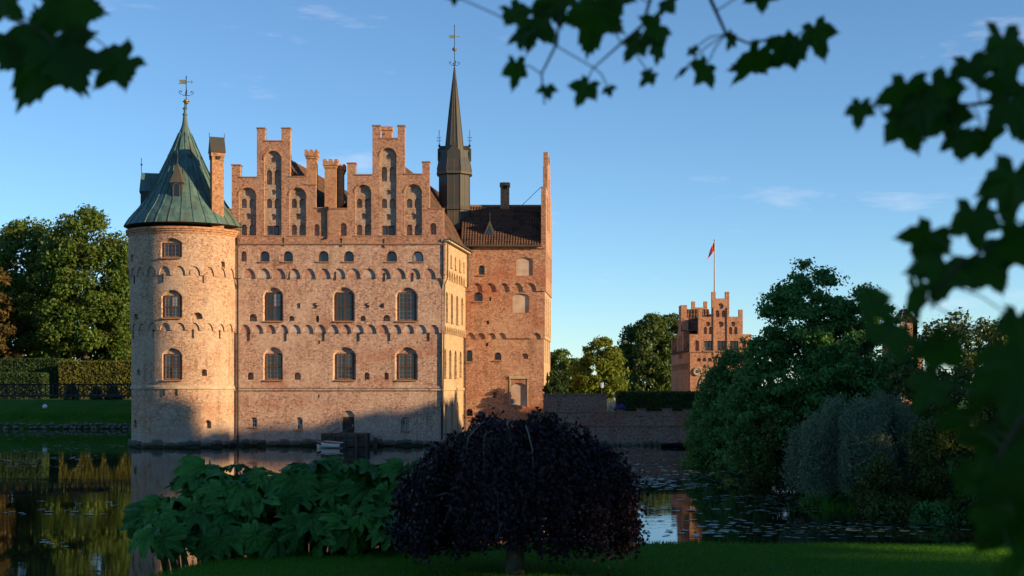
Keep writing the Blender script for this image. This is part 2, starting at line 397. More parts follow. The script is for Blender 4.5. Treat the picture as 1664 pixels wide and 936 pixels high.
M['stalk'] = simple('stalk', (0.06,0.09,0.03), 0.7, 0.3, 4)
m_, n_, l_, b_ = newmat('lantern_glass'); b_.inputs['Base Color'].default_value = (0.35,0.5,0.6,1); b_.inputs['Roughness'].default_value = 0.1
M['lantern_glass'] = m_

# ------------------------------------------------------------------ ground and water
def sstep(a, b, x):
    t = np.clip((x - a) / (b - a), 0, 1); return t * t * (3 - 2 * t)
def height(x, y):
    """terrain height over the water, numpy arrays"""
    wob = 0.35*np.sin(x*0.9+1) + 0.25*np.sin(x*2.3) 
    ys = np.interp(x, [-60,-12,-9,-7.4,-6.4,-5,-3,0,60,75,90], [-12,-8,6,15,20.5,24.5,26.5,27.2,27.2,40,60]) + 0.3*wob
    near = sstep(0.9, -0.9, y - ys)
    zl = 1.85 + 1.3*sstep(15, 4, y) * sstep(22, 6, np.abs(x)) + 0.05*np.sin(x*0.6)*np.sin(y*0.5)
    h = -0.9 + near * (zl + 0.9)
    # bank at the right with the trees
    xr = np.interp(y, [44,50,54,60,75,90,104,118], [60,17.5,12.8,13.4,13.6,13.6,14.5,15.5]) + 0.3*np.sin(y*0.8)
    right = sstep(-0.8, 1.5, x - xr) * sstep(46, 50, y)
    h = np.maximum(h, -0.9 + right * (0.9 + 0.7 + 1.2*sstep(2, 9, x - xr)))
    # land behind the castle
    yb = np.interp(x, [-400,-120,-60,-31,-20,1.0,2.2,400], [150,160,163,163,160,152,118.2,118.2])
    back = sstep(-0.3, np.where(x < -6, 7.0, 0.3), y - yb)
    h = np.maximum(h, -0.9 + back * (0.9 + np.where(x < -6, 3.3, 2.55)))
    h = np.maximum(h, -0.9 + sstep(62, 72, x) * 3.2)
    h = np.maximum(h, -0.9 + sstep(-110, -125, x) * 4.0)
    return h
xs = np.unique(np.concatenate([[-4000,-2000,-900,-450,-250], np.arange(-160,-34,3.0), np.arange(-34,-12,1.2), np.arange(-12,22,0.45), np.arange(22,90,1.6), [110,150,250,450,900,2000,4000]]))
ys_ = np.unique(np.concatenate([[-3000,-1000,-300,-100], np.arange(-40,0,2.5), np.arange(0,34,0.45), np.arange(34,112,1.3), np.arange(112,124,0.6), np.arange(124,180,1.2), [190,210,250,320,450,800,1600,3500,7000]]))
gx, gy = np.meshgrid(xs, ys_)
gz = height(gx, gy)
def fast_mesh(name, co, faces_idx, nper, mat):
    me = bpy.data.meshes.new(name); nv = len(co); nf = len(faces_idx)
    me.vertices.add(nv); me.vertices.foreach_set('co', np.asarray(co, dtype=np.float32).ravel())
    me.loops.add(nf*nper); me.loops.foreach_set('vertex_index', np.asarray(faces_idx, dtype=np.int32).ravel())
    me.polygons.add(nf); me.polygons.foreach_set('loop_start', np.arange(0, nf*nper, nper, dtype=np.int32))
    try: me.polygons.foreach_set('loop_total', np.full(nf, nper, dtype=np.int32))
    except Exception: pass
    me.materials.append(mat); me.update(calc_edges=True); me.validate(); return me
nx, ny = len(xs), len(ys_)
idx = np.arange(nx*ny).reshape(ny, nx)
fq = np.stack([idx[:-1,:-1], idx[:-1,1:], idx[1:,1:], idx[1:,:-1]], -1).reshape(-1, 4)
me = fast_mesh('ground', np.stack([gx, gy, gz], -1).reshape(-1, 3), fq, 4, M['ground'])
me.polygons.foreach_set('use_smooth', [True]*len(me.polygons))
ground = link('ground', me, kind='structure')
G().add([(-600,-200,0),(600,-200,0),(600,400,0),(-600,400,0)], [(0,1,2,3)]).obj('water', M['water'], kind='structure')

# ------------------------------------------------------------------ wall builder (openings, niches, reveals)
def inpoly(x, y, poly):
    c = False; n = len(poly); j = n-1
    for i in range(n):
        xi, yi = poly[i]; xj, yj = poly[j]
        if (yi > y) != (yj > y) and x < (xj-xi)*(y-yi)/(yj-yi) + xi: c = not c
        j = i
    return c
def bbox(p): return min(a for a,_ in p), max(a for a,_ in p), min(b for _,b in p), max(b for _,b in p)

def wall(name, outline, holes, fn, mat, parent, thick=0.5, usplits=(), **tags):
    """outline in metres (u,v); holes: (poly, depth); fn(u,v,depth)->world"""
    vs = []; es = []
    for loop in [outline] + [h[0] for h in holes]:
        o = len(vs); vs += [Vector((a, b)) for a, b in loop]; n = len(loop)
        es += [(o+i, o+(i+1) % n) for i in range(n)]
    bo = bbox(outline)
    for u in usplits:
        if bo[0]+1e-4 < u < bo[1]-1e-4:
            o = len(vs); vs += [Vector((u, bo[2]-0.01)), Vector((u, bo[3]+0.01))]; es.append((o, o+1))
    V, E, T, _, _, _ = delaunay_2d_cdt(vs, es, [], 0, 1e-5)
    hb = [bbox(h[0]) for h in holes]
    cls = []
    for t in T:
        x = sum(V[i].x for i in t)/3; y = sum(V[i].y for i in t)/3
        k = -1
        if inpoly(x, y, outline):
            k = 0
            for i, h in enumerate(holes):
                b = hb[i]
                if b[0] <= x <= b[1] and b[2] <= y <= b[3] and inpoly(x, y, h[0]): k = i+1; break
        cls.append(k)
    verts = []; uvs = []; faces = []; key = {}
    def vid(i, d, k=0):
        if d == 0.0 or d == thick: k = 0
        if (i, d, k) not in key:
            x, y = V[i].x, V[i].y
            if k and len(holes[k-1]) > 2 and holes[k-1][2]:     # splayed reveal: the back of the opening is smaller
                b = hb[k-1]; sp_ = holes[k-1][2]; cx_ = (b[0]+b[1])/2; x = cx_ + (x-cx_)*(1-2*sp_/(b[1]-b[0])); y = b[2] + (y-b[2])*(1-sp_/(b[3]-b[2]))
            key[(i, d, k)] = len(verts); verts.append(tuple(fn(x, y, d))); uvs.append((x + d*0.8, y))
        return key[(i, d, k)]
    emap = {}
    for ti, t in enumerate(T):
        k = cls[ti]
        if k < 0: continue
        d = 0.0 if k == 0 else holes[k-1][1]
        if k == 0 or len(holes[k-1]) < 4 or holes[k-1][3]: faces.append(tuple(vid(i, d, k) for i in t))
        for a, b in ((t[0],t[1]), (t[1],t[2]), (t[2],t[0])): emap.setdefault((min(a,b), max(a,b)), []).append((k, a, b))
    for e, L in emap.items():
        if len(L) == 1:
            k, a, b = L[0]
            if k == 0: faces.append((vid(b,0.0), vid(a,0.0), vid(a,thick), vid(b,thick)))
        else:
            (k1, a, b), (k2, _, _) = L
            if k1 != k2:
                d1 = 0.0 if k1 == 0 else holes[k1-1][1]; d2 = 0.0 if k2 == 0 else holes[k2-1][1]
                if d1 != d2: faces.append((vid(b,d1,k1), vid(a,d1,k1), vid(a,d2,k2), vid(b,d2,k2)))
    me = bpy.data.meshes.new(name); me.from_pydata(verts, [], faces); me.materials.append(mat)
    uvl = me.uv_layers.new(name='UVMap')
    li = np.zeros(len(me.loops), dtype=np.int32); me.loops.foreach_get('vertex_index', li)
    uvl.data.foreach_set('uv', np.asarray(uvs, dtype=np.float32)[li].ravel())
    if usplits:
        me.polygons.foreach_set('use_smooth', [True]*len(me.polygons)); me.set_sharp_from_angle(angle=math.radians(28))
    me.update()
    return link(name, me, parent, **tags)

def arch(x0, x1, z0, z1, rise=None, n=8):
    """opening with an arched head whose crown is at z1"""
    w = (x1-x0)/2; c = (x0+x1)/2
    rise = min(rise if rise is not None else w, z1 - z0 - 0.02)
    p = [(x0, z0), (x1, z0)]
    if abs(rise - w) < 1e-6 or rise >= w:
        rr = w; zc = z1 - rr
        for i in range(n+1):
            a = PI*i/n; p.append((c + w*math.cos(a), zc + rise*math.sin(a)))
    else:
        R = (w*w + rise*rise)/(2*rise); zc = z1 - R; a0 = math.asin(w/R)
        for i in range(n+1):
            a = a0 - 2*a0*i/n; p.append((c + R*math.sin(a), zc + R*math.cos(a)))
    return p
def rect(x0, x1, z0, z1): return [(x0,z0),(x1,z0),(x1,z1),(x0,z1)]
def disc(cx, cz, r, n=12): return [(cx + r*math.cos(2*PI*i/n), cz + r*math.sin(2*PI*i/n)) for i in range(n)]
def scallop(u0, u1, zb, centers, hw, rise, n=8):
    """lower edge, left to right, cut into round arches"""
    p = [(u0, zb)]
    for c in centers:
        if c-hw <= u0+0.02 or c+hw >= u1-0.02: continue
        for i in range(n+1):
            a = PI - PI*i/n
            p.append((c + hw*math.cos(a), zb + max(0.0, math.sin(a))*rise))
    p.append((u1, zb)); return p

castle = thing('castle', 'red brick moated castle with round tower, stepped gables and dark slender spire', 'castle', (-14, 118, 0))

# facade coordinates: px of the photograph -> metres on the front plane (20 px per metre there)
FX = lambda px: (px-832)/20.0
FZ = lambda py: EYE + (630-py)/20.0
Y0, Y1, Y2 = 115.0, 115.15, 115.30
front = lambda y: (lambda u, v, d: Vector((u, y+d, v)))

# shared window meshes -----------------------------------------------------
wcache = {}
def window_meshes(w, h, cols, rows, mullions, mat, mat2):
    k = (round(w,2), round(h,2), cols, rows, mullions, mat, mat2)
    if k in wcache: return wcache[k]
    g = G(); g2 = G(); t = 0.085 if w > 0.9 else 0.05
    g.box(-w/2, -w/2+t, -0.05, 0.05, 0, h); g.box(w/2-t, w/2, -0.05, 0.05, 0, h)
    g.box(-w/2+t, w/2-t, -0.048, 0.048, 0, t); g.box(-w/2+t, w/2-t, -0.048, 0.048, h-t, h)
    iw, ih = w-2*t, h-2*t
    panes = []
    for i in range(1, cols):
        x = -w/2+t + iw*i/cols; g.box(x-t*0.5, x+t*0.5, -0.045, 0.045, t, h-t)
    ztr = [t]
    for j in range(1, rows):
        z = t + ih*(0.5 if rows == 2 else j/rows); g.box(-w/2+t, w/2-t, -0.043, 0.043, z-t*0.4, z+t*0.4)
    for i in range(cols):
        for j in range(rows):
            x0 = -w/2+t+iw*i/cols; x1 = x0+iw/cols; z0 = t+ih*j/rows; z1 = z0+ih/rows
            panes.append((x0, x1, z0, z1))
            if mullions:
                mw = 0.009; e = 0.042
                g2.box(x0, x0+e, -0.03, 0.012, z0, z1); g2.box(x1-e, x1, -0.03, 0.012, z0, z1); g2.box(x0+e, x1-e, -0.03, 0.012, z0, z0+e); g2.box(x0+e, x1-e, -0.03, 0.012, z1-e, z1)
                xm = (x0+x1)/2; g2.box(xm-mw, xm+mw, -0.02, 0.012, z0, z1)
                for q in (1, 2):
                    zz = z0+(z1-z0)*q/3; g2.box(x0, x1, -0.018, 0.010, zz-mw, zz+mw)
    fm = g.mesh('window', M[mat]); cm = g2.mesh('casement', M[mat2]) if g2.v else None
    pw, ph = iw/cols, ih/rows
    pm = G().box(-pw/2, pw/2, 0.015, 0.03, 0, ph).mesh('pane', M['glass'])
    sm = G().add([(-w/2-0.12,-0.32,-0.02),(w/2+0.12,-0.32,-0.02),(w/2+0.12,0.02,0.06),(-w/2-0.12,0.02,0.06),
                  (-w/2-0.12,-0.32,-0.1),(w/2+0.12,-0.32,-0.1),(w/2+0.12,0.02,-0.1),(-w/2-0.12,0.02,-0.1)],
                 [(0,1,2,3),(7,6,5,4),(4,5,1,0),(5,6,2,1),(6,7,3,2),(7,4,0,3)]).mesh('sill', M['coping'])
    wcache[k] = (fm, pm, sm, panes, cm); return wcache[k]

def add_window(parent, pos, w, h, rz=0.0, cols=2, rows=2, mullions=True, sill=True, mat='wood_frame', mat2='casement_paint'):
    fm, pm, sm, panes, cm = window_meshes(w, h, cols, rows, mullions, mat, mat2)
    o = bpy.data.objects.new('window', fm); COL.objects.link(o); o.parent = parent
    o.matrix_parent_inverse = world_inv(parent); o.location = pos; o.rotation_euler = (0, 0, rz)
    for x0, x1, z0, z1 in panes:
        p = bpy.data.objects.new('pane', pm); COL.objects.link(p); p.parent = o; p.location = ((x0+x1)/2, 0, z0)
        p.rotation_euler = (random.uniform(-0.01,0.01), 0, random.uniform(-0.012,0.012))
    if cm:
        p = bpy.data.objects.new('casement', cm); COL.objects.link(p); p.parent = o
    if sill:
        p = bpy.data.objects.new('sill', sm); COL.objects.link(p); p.parent = o
    return o

# ------------------------------------------------------------------ castle: main front
xl = FX(378)
# lower storey
holes = []
for x0, x1, y0, y1 in ((406.7,417,678,694.5),(480.7,491,678,699),(651,663.5,678,701)):
    holes.append((arch(FX(x0),FX(x1),FZ(y1),FZ(y0)), 0.28))
holes.append((arch(FX(556),FX(575),FZ(706),FZ(667)), 0.3))
for (a, b) in ((426.7,459),(540,578),(641,678.6)):
    holes.append((arch(FX(a),FX(b),FZ(618),FZ(563.5), 0.62), 0.26, 0.17, True))
for a, b in ((401,411),(477,488),(591.4,600),(624,631)): holes.append((arch(FX(a),FX(b),FZ(617),FZ(605)), 0.4))
for a, b, c, d in ((516,519,553,559),(516,518.5,641,647)): holes.append((rect(FX(a),FX(b),FZ(d),FZ(c)), 0.35))
wall('wall', rect(xl, FX(718.5), -1.0, FZ(526)), holes, front(Y2), M['brick_front'], castle)
for x0, x1, y0, y1 in ((406.7,417,678,694.5),(480.7,491,678,699),(651,663.5,678,701)):
    add_window(castle, (FX((x0+x1)/2), Y2+0.2, FZ(y1)+0.02), FX(x1)-FX(x0)-0.1, FZ(y0+4)-FZ(y1), mullions=False, mat='white_frame')
for (a, b) in ((430,457),(545.5,573.5),(646,674)):
    add_window(castle, (FX((a+b)/2), Y2+0.2, FZ(617.5)), FX(b)-FX(a), FZ(574.5)-FZ(617.5))
# middle storey, carried on the lower arched frieze
c1 = [FX(397.8+20.45*k) for k in range(16)]
o = scallop(xl, FX(721.5), FZ(541), c1, 0.455, 0.68) + [(FX(721.5), FZ(436)), (xl, FZ(436))]
holes = []
for a, b in ((426.7,460),(540,576.5),(642.6,678.6)): holes.append((arch(FX(a),FX(b),FZ(522),FZ(466.5),0.6), 0.26, 0.16, True))
for a, b, c, d in ((404,417,510,522),(469,478,513,521.5),(585,594,513,521.5),(622,634,511.5,522)): holes.append((arch(FX(a),FX(b),FZ(d),FZ(c)), 0.4))
holes.append((arch(FX(513),FX(518),FZ(523),FZ(512.5)), 0.5))
wall('wall', o, holes, front(Y1), M['brick_front'], castle, thick=0.25)
for a, b in ((430.5,457),(544,573),(646.5,675)):
    add_window(castle, (FX((a+b)/2), Y1+0.2, FZ(522)+0.02), FX(b)-FX(a), FZ(475)-FZ(522), mat2='wood_frame' if a < 600 else 'casement_paint')
# upper storey on the upper frieze
c2 = [FX(404.5+24.4*k) for k in range(13)]
o = scallop(xl, FX(724), FZ(452), c2, 0.54, 0.80) + [(FX(724), FZ(390)), (xl, FZ(390))]
holes = []
rowA = ((391.5,401),(422,438),(460,476),(517,534),(558.5,575),(627.5,645),(669.5,688))
for a, b in rowA: holes.append((arch(FX(a),FX(b),FZ(425),FZ(408)), 0.34))
wall('wall', o, holes, front(Y0), M['brick_front'], castle, thick=0.25)
pane_arch = {}
for a, b in rowA[1:]:
    w = FX(b)-FX(a)
    p = arch(-w/2+0.03, w/2-0.03, 0, FZ(408)-FZ(425)-0.03)
    g = G(); q = arch(-w/2+0.09, w/2-0.09, 0.06, FZ(408)-FZ(425)-0.09)
    n = len(p); g.add([(u,0,v) for u,v in p]+[(u,0,v) for u,v in q]+[(u,0.08,v) for u,v in p]+[(u,0.08,v) for u,v in q],
        [(i,(i+1)%n,(i+1)%n+n,i+n) for i in range(n)]+[(i+n,(i+1)%n+n,(i+1)%n+3*n,i+3*n) for i in range(n)])
    o = g.obj('window', M['wood_frame'], None); o.parent = castle; o.matrix_parent_inverse = world_inv(castle)
    o.location = (FX((a+b)/2), Y0+0.2, FZ(425))
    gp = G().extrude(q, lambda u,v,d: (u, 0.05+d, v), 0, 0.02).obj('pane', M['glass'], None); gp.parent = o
    sm = G().box(-w/2-0.08, w/2+0.08, -0.3, 0.05, -0.09, 0.0).obj('sill', M['coping'], None); sm.parent = o
# pale limewashed fields behind the arches of the two friezes
for zb, rise, y, cs, hw in ((FZ(541),0.68,Y2,c1,0.455),(FZ(452),0.80,Y1,c2,0.54)):
    for c in cs:
        G().extrude(arch(c-hw+0.01,c+hw-0.01,zb+0.05,zb+rise-0.01,rise-0.07), lambda u,v,d: (u, y-0.02+d, v), 0, 0.03).obj('frieze_panel', M['limewash'], castle)
# date numerals of wall irons, tie irons
def to_mesh_text(body, size, ext, mat, name):
    cu = bpy.data.curves.new('t', 'FONT'); cu.body = body; cu.size = size; cu.extrude = ext; cu.align_x = 'CENTER'
    t = bpy.data.objects.new('t', cu); COL.objects.link(t)
    me = bpy.data.meshes.new_from_object(t.evaluated_get(bpy.context.evaluated_depsgraph_get())); me.name = name
    me.materials.clear(); me.materials.append(mat)
    bpy.data.objects.remove(t); return me
for px, ch in ((487,'1'),(513,'5'),(597.5,'5'),(621.5,'4')):
    o = bpy.data.objects.new('date_numeral', to_mesh_text(ch, 0.62, 0.03, M['iron'], 'date_numeral')); COL.objects.link(o); o.parent = castle; o.matrix_parent_inverse = world_inv(castle)
    o.location = (FX(px), Y1-0.05, FZ(500.5)); o.rotation_euler = (PI/2, 0, 0)
anchor = G().box(-0.035,0.035,-0.07,0,-0.35,0.35).box(-0.09,0.09,-0.075,-0.01,0.22,0.27).mesh('wall_anchor', M['iron'])
for px, py, y in ((404,547,Y2),(464,547,Y2),(526,547,Y2),(583,547,Y2),(633,547,Y2),(697,547,Y2),(671,450,Y1),(625,450,Y1),(545,448,Y1),(470,447,Y1),
                  (624,395,Y0),(555,394,Y0),(461,393,Y0)):
    link('wall_anchor', anchor, castle, loc=Vector((FX(px), y-0.003, FZ(py))) - castle.location)
# string courses, cornice, plinth
G().box(xl, FX(719), Y2-0.09, Y2+0.1, FZ(630.5), FZ(628)).box(xl, FX(719.3), Y2-0.13, Y2+0.1, FZ(634.5), FZ(632)).obj('string_course', M['brick_front'], castle)
G().box(xl, FX(724.6), Y0-0.10, Y0+0.6, FZ(397.5), FZ(395.5)).obj('cornice', M['coping'], castle)
G().box(xl, FX(724.4), Y0-0.05, Y0+0.6, FZ(395.4), FZ(384.5)).obj('cornice', M['brick_gable'], castle)
def plinth_stones(fn, L, seed, y_top=0.62):
    r = random.Random(seed); u = 0
    while u < L:
        w = r.uniform(0.5, 1.15); h = r.uniform(0.28, 0.5)
        c = fn(u+w/2)
        g = G(); k = 6
        pr = [(0.42,-0.5),(0.52,-0.25),(0.5,0.2),(0.36,0.5)]
        g.lathe((0,0,0), pr, 7, r.random()*6)
        g.v = [(x*w, y*0.5, z*h*r.uniform(0.85,1.1)) for x,y,z in g.v]
        o = g.obj('stone', M['stone'], None); o.parent = castle; o.matrix_parent_inverse = world_inv(castle)
        o.location = (c[0], c[1], 0.28 + r.uniform(-0.06,0.12)); o.rotation_euler = (0, 0, c[2]); u += w*0.93
plinth_stones(lambda u: (-22.0+u, Y2-0.1, 0), 16.2, 3)
# door onto the landing stage
dr = G().box(-0.44, 0.44, 0, 0.08, 0, 1.42).obj('door', M['door_wood'], None); dr.parent = castle; dr.matrix_parent_inverse = world_inv(castle)
dr.location = (FX(565.5), Y2+0.18, FZ(706))
for k in range(5):
    q = G().box(-0.42+k*0.17, -0.42+k*0.17+0.155, -0.03, 0, 0.02, 1.40).obj('plank', M['door_wood'], None); q.parent = dr
q = G().box(0.3,0.36,-0.06,-0.03,0.62,0.8).obj('handle', M['white_frame'], None); q.parent = dr
q = G().box(-0.12,0.08,-0.05,-0.03,0.75,0.9).obj('lock', M['iron'], None); q.parent = dr
q = G().extrude(arch(-0.45,0.45,1.42,1.93,0.42), lambda u,v,d:(u,d,v), 0.0, 0.08).obj('fanlight', M['plaster'], None); q.parent = dr

# ------------------------------------------------------------------ stepped gables
GY = Y0 + 0.12
gfn = front(GY)
def gable(steps, niches, smalls):
    """steps: outline of the top, px; niches: (x0,x1,ytop,kind)"""
    base = FZ(386)
    o = [(FX(steps[0][0]), base), (FX(steps[-1][0]), base)] + [(FX(a), FZ(b)) for a, b in reversed(steps)]
    # drop duplicate points
    oo = [o[0]]
    for p in o[1:]:
        if (Vector(p)-Vector(oo[-1])).length > 1e-3: oo.append(p)
    holes = [(arch(FX(a),FX(b),FZ(382.5),FZ(t)), 0.24, 0, False) for a, b, t, _ in niches]
    holes += [(arch(FX(a),FX(b),FZ(d),FZ(c)), 0.2) for a, b, c, d in smalls]
    g = wall('gable', oo, holes, gfn, M['brick_gable'], castle, thick=0.7)
    # panels at the back of the tall niches, with pairs of small blind windows and roundels
    for a, b, t, kind in niches:
        c = (a+b)/2; hw = (b-a)/2
        sub = []
        def pair(y0, y1):
            for s in (-1, 1): sub.append((arch(FX(c+s*6.6-4.6),FX(c+s*6.6+4.6),FZ(y1),FZ(y0)), 0.2))
        if kind == 'mid':
            sub.append((disc(FX(c),FZ(t+14),0.22), 0.12)); pair(t+30, t+54)
            sub.append((disc(FX(c),FZ(311.5),0.22), 0.12)); pair(322, 337.5); sub.append((disc(FX(c),FZ(352),0.26), 0.12))
            sub.append((rect(FX(c-10),FX(c+10),FZ(381.5),FZ(366)), 0.12))
        else:
            sub.append((disc(FX(c),FZ(t+8.5),0.26), 0.12)); pair(322, 337); sub.append((disc(FX(c),FZ(351),0.26), 0.12)); pair(364, 381.5)
        pl = wall('niche_panel', arch(FX(a)-0.02,FX(b)+0.02,FZ(382.5)-0.02,FZ(t)+0.02), sub, front(GY+0.20), M['brick_niche'], g, thick=0.05)
        G().box(FX(a)-0.06, FX(b)+0.06, GY-0.08, GY+0.23, FZ(384), FZ(382.4)).obj('sill', M['coping'], g)
        if kind == 'mid':
            add_window(castle, (FX(c), GY+0.30, FZ(381.5)), 0.98, 0.76, rows=1, mullions=False, sill=False)
        # raised archivolt round the niche
        ar = arch(FX(a)-0.02,FX(b)+0.02,FZ(t)-hw/20.0-0.02,FZ(t)+0.02)[2:]
        cx = FX(c); zc = FZ(t)-hw/20.0
        outer = [((u-cx)*1.14+cx, (v-zc)*1.14+zc) for u, v in ar]
        n = len(ar); g2 = G()
        vs = [(u,GY-0.04,v) for u,v in ar]+[(u,GY-0.04,v) for u,v in outer]+[(u,GY+0.02,v) for u,v in ar]+[(u,GY+0.02,v) for u,v in outer]
        g2.add(vs, [(i,i+1,i+1+n,i+n) for i in range(n-1)]+[(i+n,i+1+n,i+1+3*n,i+3*n) for i in range(n-1)]+[(i,i+1,i+1+2*n,i+2*n) for i in range(n-1)])
        g2.obj('archivolt', M['brick_chimney'], g)
    # coping slab on every flat step
    for (a, b), (c, d) in zip(steps, steps[1:]):
        if abs(b-d) < 0.6 and abs(c-a) > 3:
            G().box(FX(a)-0.05, FX(c)+0.05, GY-0.06, GY+0.76, FZ(b)-0.02, FZ(b)+0.07).obj('coping', M['coping'], g)
    return g
gable([(366,340),(376,340),(376,268),(390,268),(390,288),(417,288),(417,208),(430,208),(430,229),(457,229),(457,208),(471,208),(471,287),(497,287),(497,300),(513,300),(513,338),(530,338)],
      [(388,416,304.5,'side'),(429,457,245,'mid'),(470,497,304.5,'side')], [(510,519,364,383)])
gable([(530,339),(564,339),(564,265),(577.5,265),(577.5,284),(605,284),(605,204),(618,204),(618,225),(646,225),(646,204),(657.5,204),(657.5,283),(686,283),(686,263),(698,263),(698,339),(721,339)],
      [(577,603,300,'side'),(617,644,240,'mid'),(657.5,685.5,299,'side')], [(552,563,362,383),(698.5,709,362,381)])

# battlemented chimneys and plain ones
def chimney(cx, cy, w, d, z0, z1, cap='crenel', mat='brick_chimney', rz=0, parent=castle):
    fnf = lambda u, v, dd: Vector((u, v, dd))
    vs = []; uv = []
    g = G()
    root = bpy.data.objects.new('chimney', None)
    prof = [(0,z0),(0,z1-0.75),(0.07,z1-0.7),(0.07,z1-0.55),(0.14,z1-0.5),(0.14,z1-0.2)] if cap == 'crenel' else [(0,z0),(0,z1-0.35),(0.07,z1-0.3),(0.07,z1)]
    for off, z in prof:
        g.v += [(-w/2-off,-d/2-off,z),(w/2+off,-d/2-off,z),(w/2+off,d/2+off,z),(-w/2-off,d/2+off,z)]
    for i in range(len(prof)-1):
        for k in range(4): g.f.append((i*4+k, i*4+(k+1)%4, (i+1)*4+(k+1)%4, (i+1)*4+k))
    nl = len(prof)-1; g.f.append((nl*4, nl*4+1, nl*4+2, nl*4+3))
    if cap == 'crenel':
        for k in range(3):
            x0 = -w/2-0.14 + k*(w+0.28)/2.6
            for yy in (-d/2-0.14, d/2-0.08): g.box(x0, x0+(w+0.28)*0.23, yy, yy+0.22, z1-0.2, z1)
    bpy.data.objects.remove(root)
    me = g.mesh('chimney', M[mat])
    o = link('chimney', me, None); o.parent = parent; o.matrix_parent_inverse = world_inv(parent)
    o.location = (cx, cy, 0); o.rotation_euler = (0, 0, rz); return o
chimney(FX(505.5), GY+0.45, 0.8, 0.85, FZ(305), FZ(243))
def at(px, D): return (px-832)/F*D
chimney(at(538,115.62), 115.62, 0.95, 0.8, 17.5, EYE+(630-260)*115.6/F)
chimney(at(553,116.3), 116.3, 0.6, 0.7, 17.5, EYE+(630-268)*116.3/F)
chimney(at(629.5,117), 117, 0.8, 0.8, 21.5, EYE+(630-207)*117/F, cap='plain')
G().tube([(FX(531.5),GY-0.12,FZ(338)),(FX(531.5),GY-0.12,FZ(384)),(FX(530),GY-0.3,FZ(388))], 0.09, 6).box(FX(529),FX(534),GY-0.28,GY-0.02,FZ(342),FZ(336)).obj('drainpipe', M['iron'], castle)
G().tube([(FX(386.2),Y0-0.15,FZ(386)),(FX(386.2),Y0-0.15,FZ(452)),(FX(385.8),Y2-0.12,FZ(470)),(FX(385.8),Y2-0.12,FZ(718))], 0.07, 6).obj('drainpipe', M['iron'], castle)
G().tube([(FX(720.5),Y0-0.05,FZ(392)),(FX(720.5),Y0-0.05,FZ(444)),(FX(717.6),Y2-0.1,FZ(470)),(FX(717.6),Y2-0.1,FZ(716))], 0.06, 6).obj('drainpipe', M['iron'], castle)

# ------------------------------------------------------------------ side wall of the main house (runs back from the corner)
wdir = Vector((0.131, 0.9914, 0)).normalized(); wnor = Vector((wdir.y, -wdir.x, 0))
def side_fn(corner):
    c = Vector(corner)
    return lambda u, v, d: Vector((c.x, c.y, 0)) + wdir*u - wnor*d + Vector((0,0,v))
SL = 10.85
tops = (Vector((FX(724),Y0,0)), Vector((FX(721.5),Y1,0)), Vector((FX(718.5),Y2,0)))
ucs = (1.3, 3.7, 6.3, 8.9)
lo = [(arch(u-0.55,u+0.55,FZ(613),FZ(566)), 0.3) for u in ucs] + [(arch(u-0.4,u+0.4,0.4,FZ(655)), 0.3) for u in (1.6,4.6,7.4)]
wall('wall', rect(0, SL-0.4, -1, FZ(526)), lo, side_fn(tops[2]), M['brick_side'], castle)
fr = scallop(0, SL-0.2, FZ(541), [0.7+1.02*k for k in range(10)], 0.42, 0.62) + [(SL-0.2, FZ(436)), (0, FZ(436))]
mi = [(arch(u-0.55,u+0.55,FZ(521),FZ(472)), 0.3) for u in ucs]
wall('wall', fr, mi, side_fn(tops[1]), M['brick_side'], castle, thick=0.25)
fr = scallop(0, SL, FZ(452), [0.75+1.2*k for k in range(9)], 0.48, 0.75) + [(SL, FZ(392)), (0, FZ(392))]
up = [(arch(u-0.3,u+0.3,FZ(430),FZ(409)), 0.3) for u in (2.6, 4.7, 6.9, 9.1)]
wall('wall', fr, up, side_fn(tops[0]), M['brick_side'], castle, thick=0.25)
f2 = side_fn(tops[2])
for u in ucs[:3]:
    for (fn, z0, h) in ((side_fn(tops[2]), FZ(613), 1.9), (side_fn(tops[1]), FZ(521), 2.0)):
        add_window(castle, fn(u, z0, 0.22), 0.95, h, rz=math.atan2(wdir.y, wdir.x), mullions=False)
for u in (2.6, 4.7, 6.9): add_window(castle, side_fn(tops[0])(u, FZ(430), 0.22), 0.5, 0.8, rz=math.atan2(wdir.y, wdir.x), cols=1, rows=1, mullions=False)
g = G(); fn = side_fn(tops[0])
g.extrude([(-0.2,FZ(392)-0.02),(SL+0.1,FZ(392)-0.02),(SL+0.1,FZ(388.5)),(-0.2,FZ(388.5))], fn, -0.32, 0.3); g.obj('eaves_board', M['plaster'], castle)
G().tube([fn(-0.35, FZ(388), -0.42), fn(SL, FZ(388), -0.42)], 0.09, 6).tube([fn(0.4,FZ(389),-0.4),fn(0.45,FZ(396),-0.1),fn(0.45,FZ(450),-0.1),fn(0.2,FZ(462),0.1),fn(0.2,0.6,0.3)], 0.06, 5).obj('gutter', M['lead_dark'], castle)
G().extrude(rect(0,SL-0.4,FZ(634.5),FZ(630)), f2, -0.1, 0.1).obj('string_course', M['brick_side'], castle)

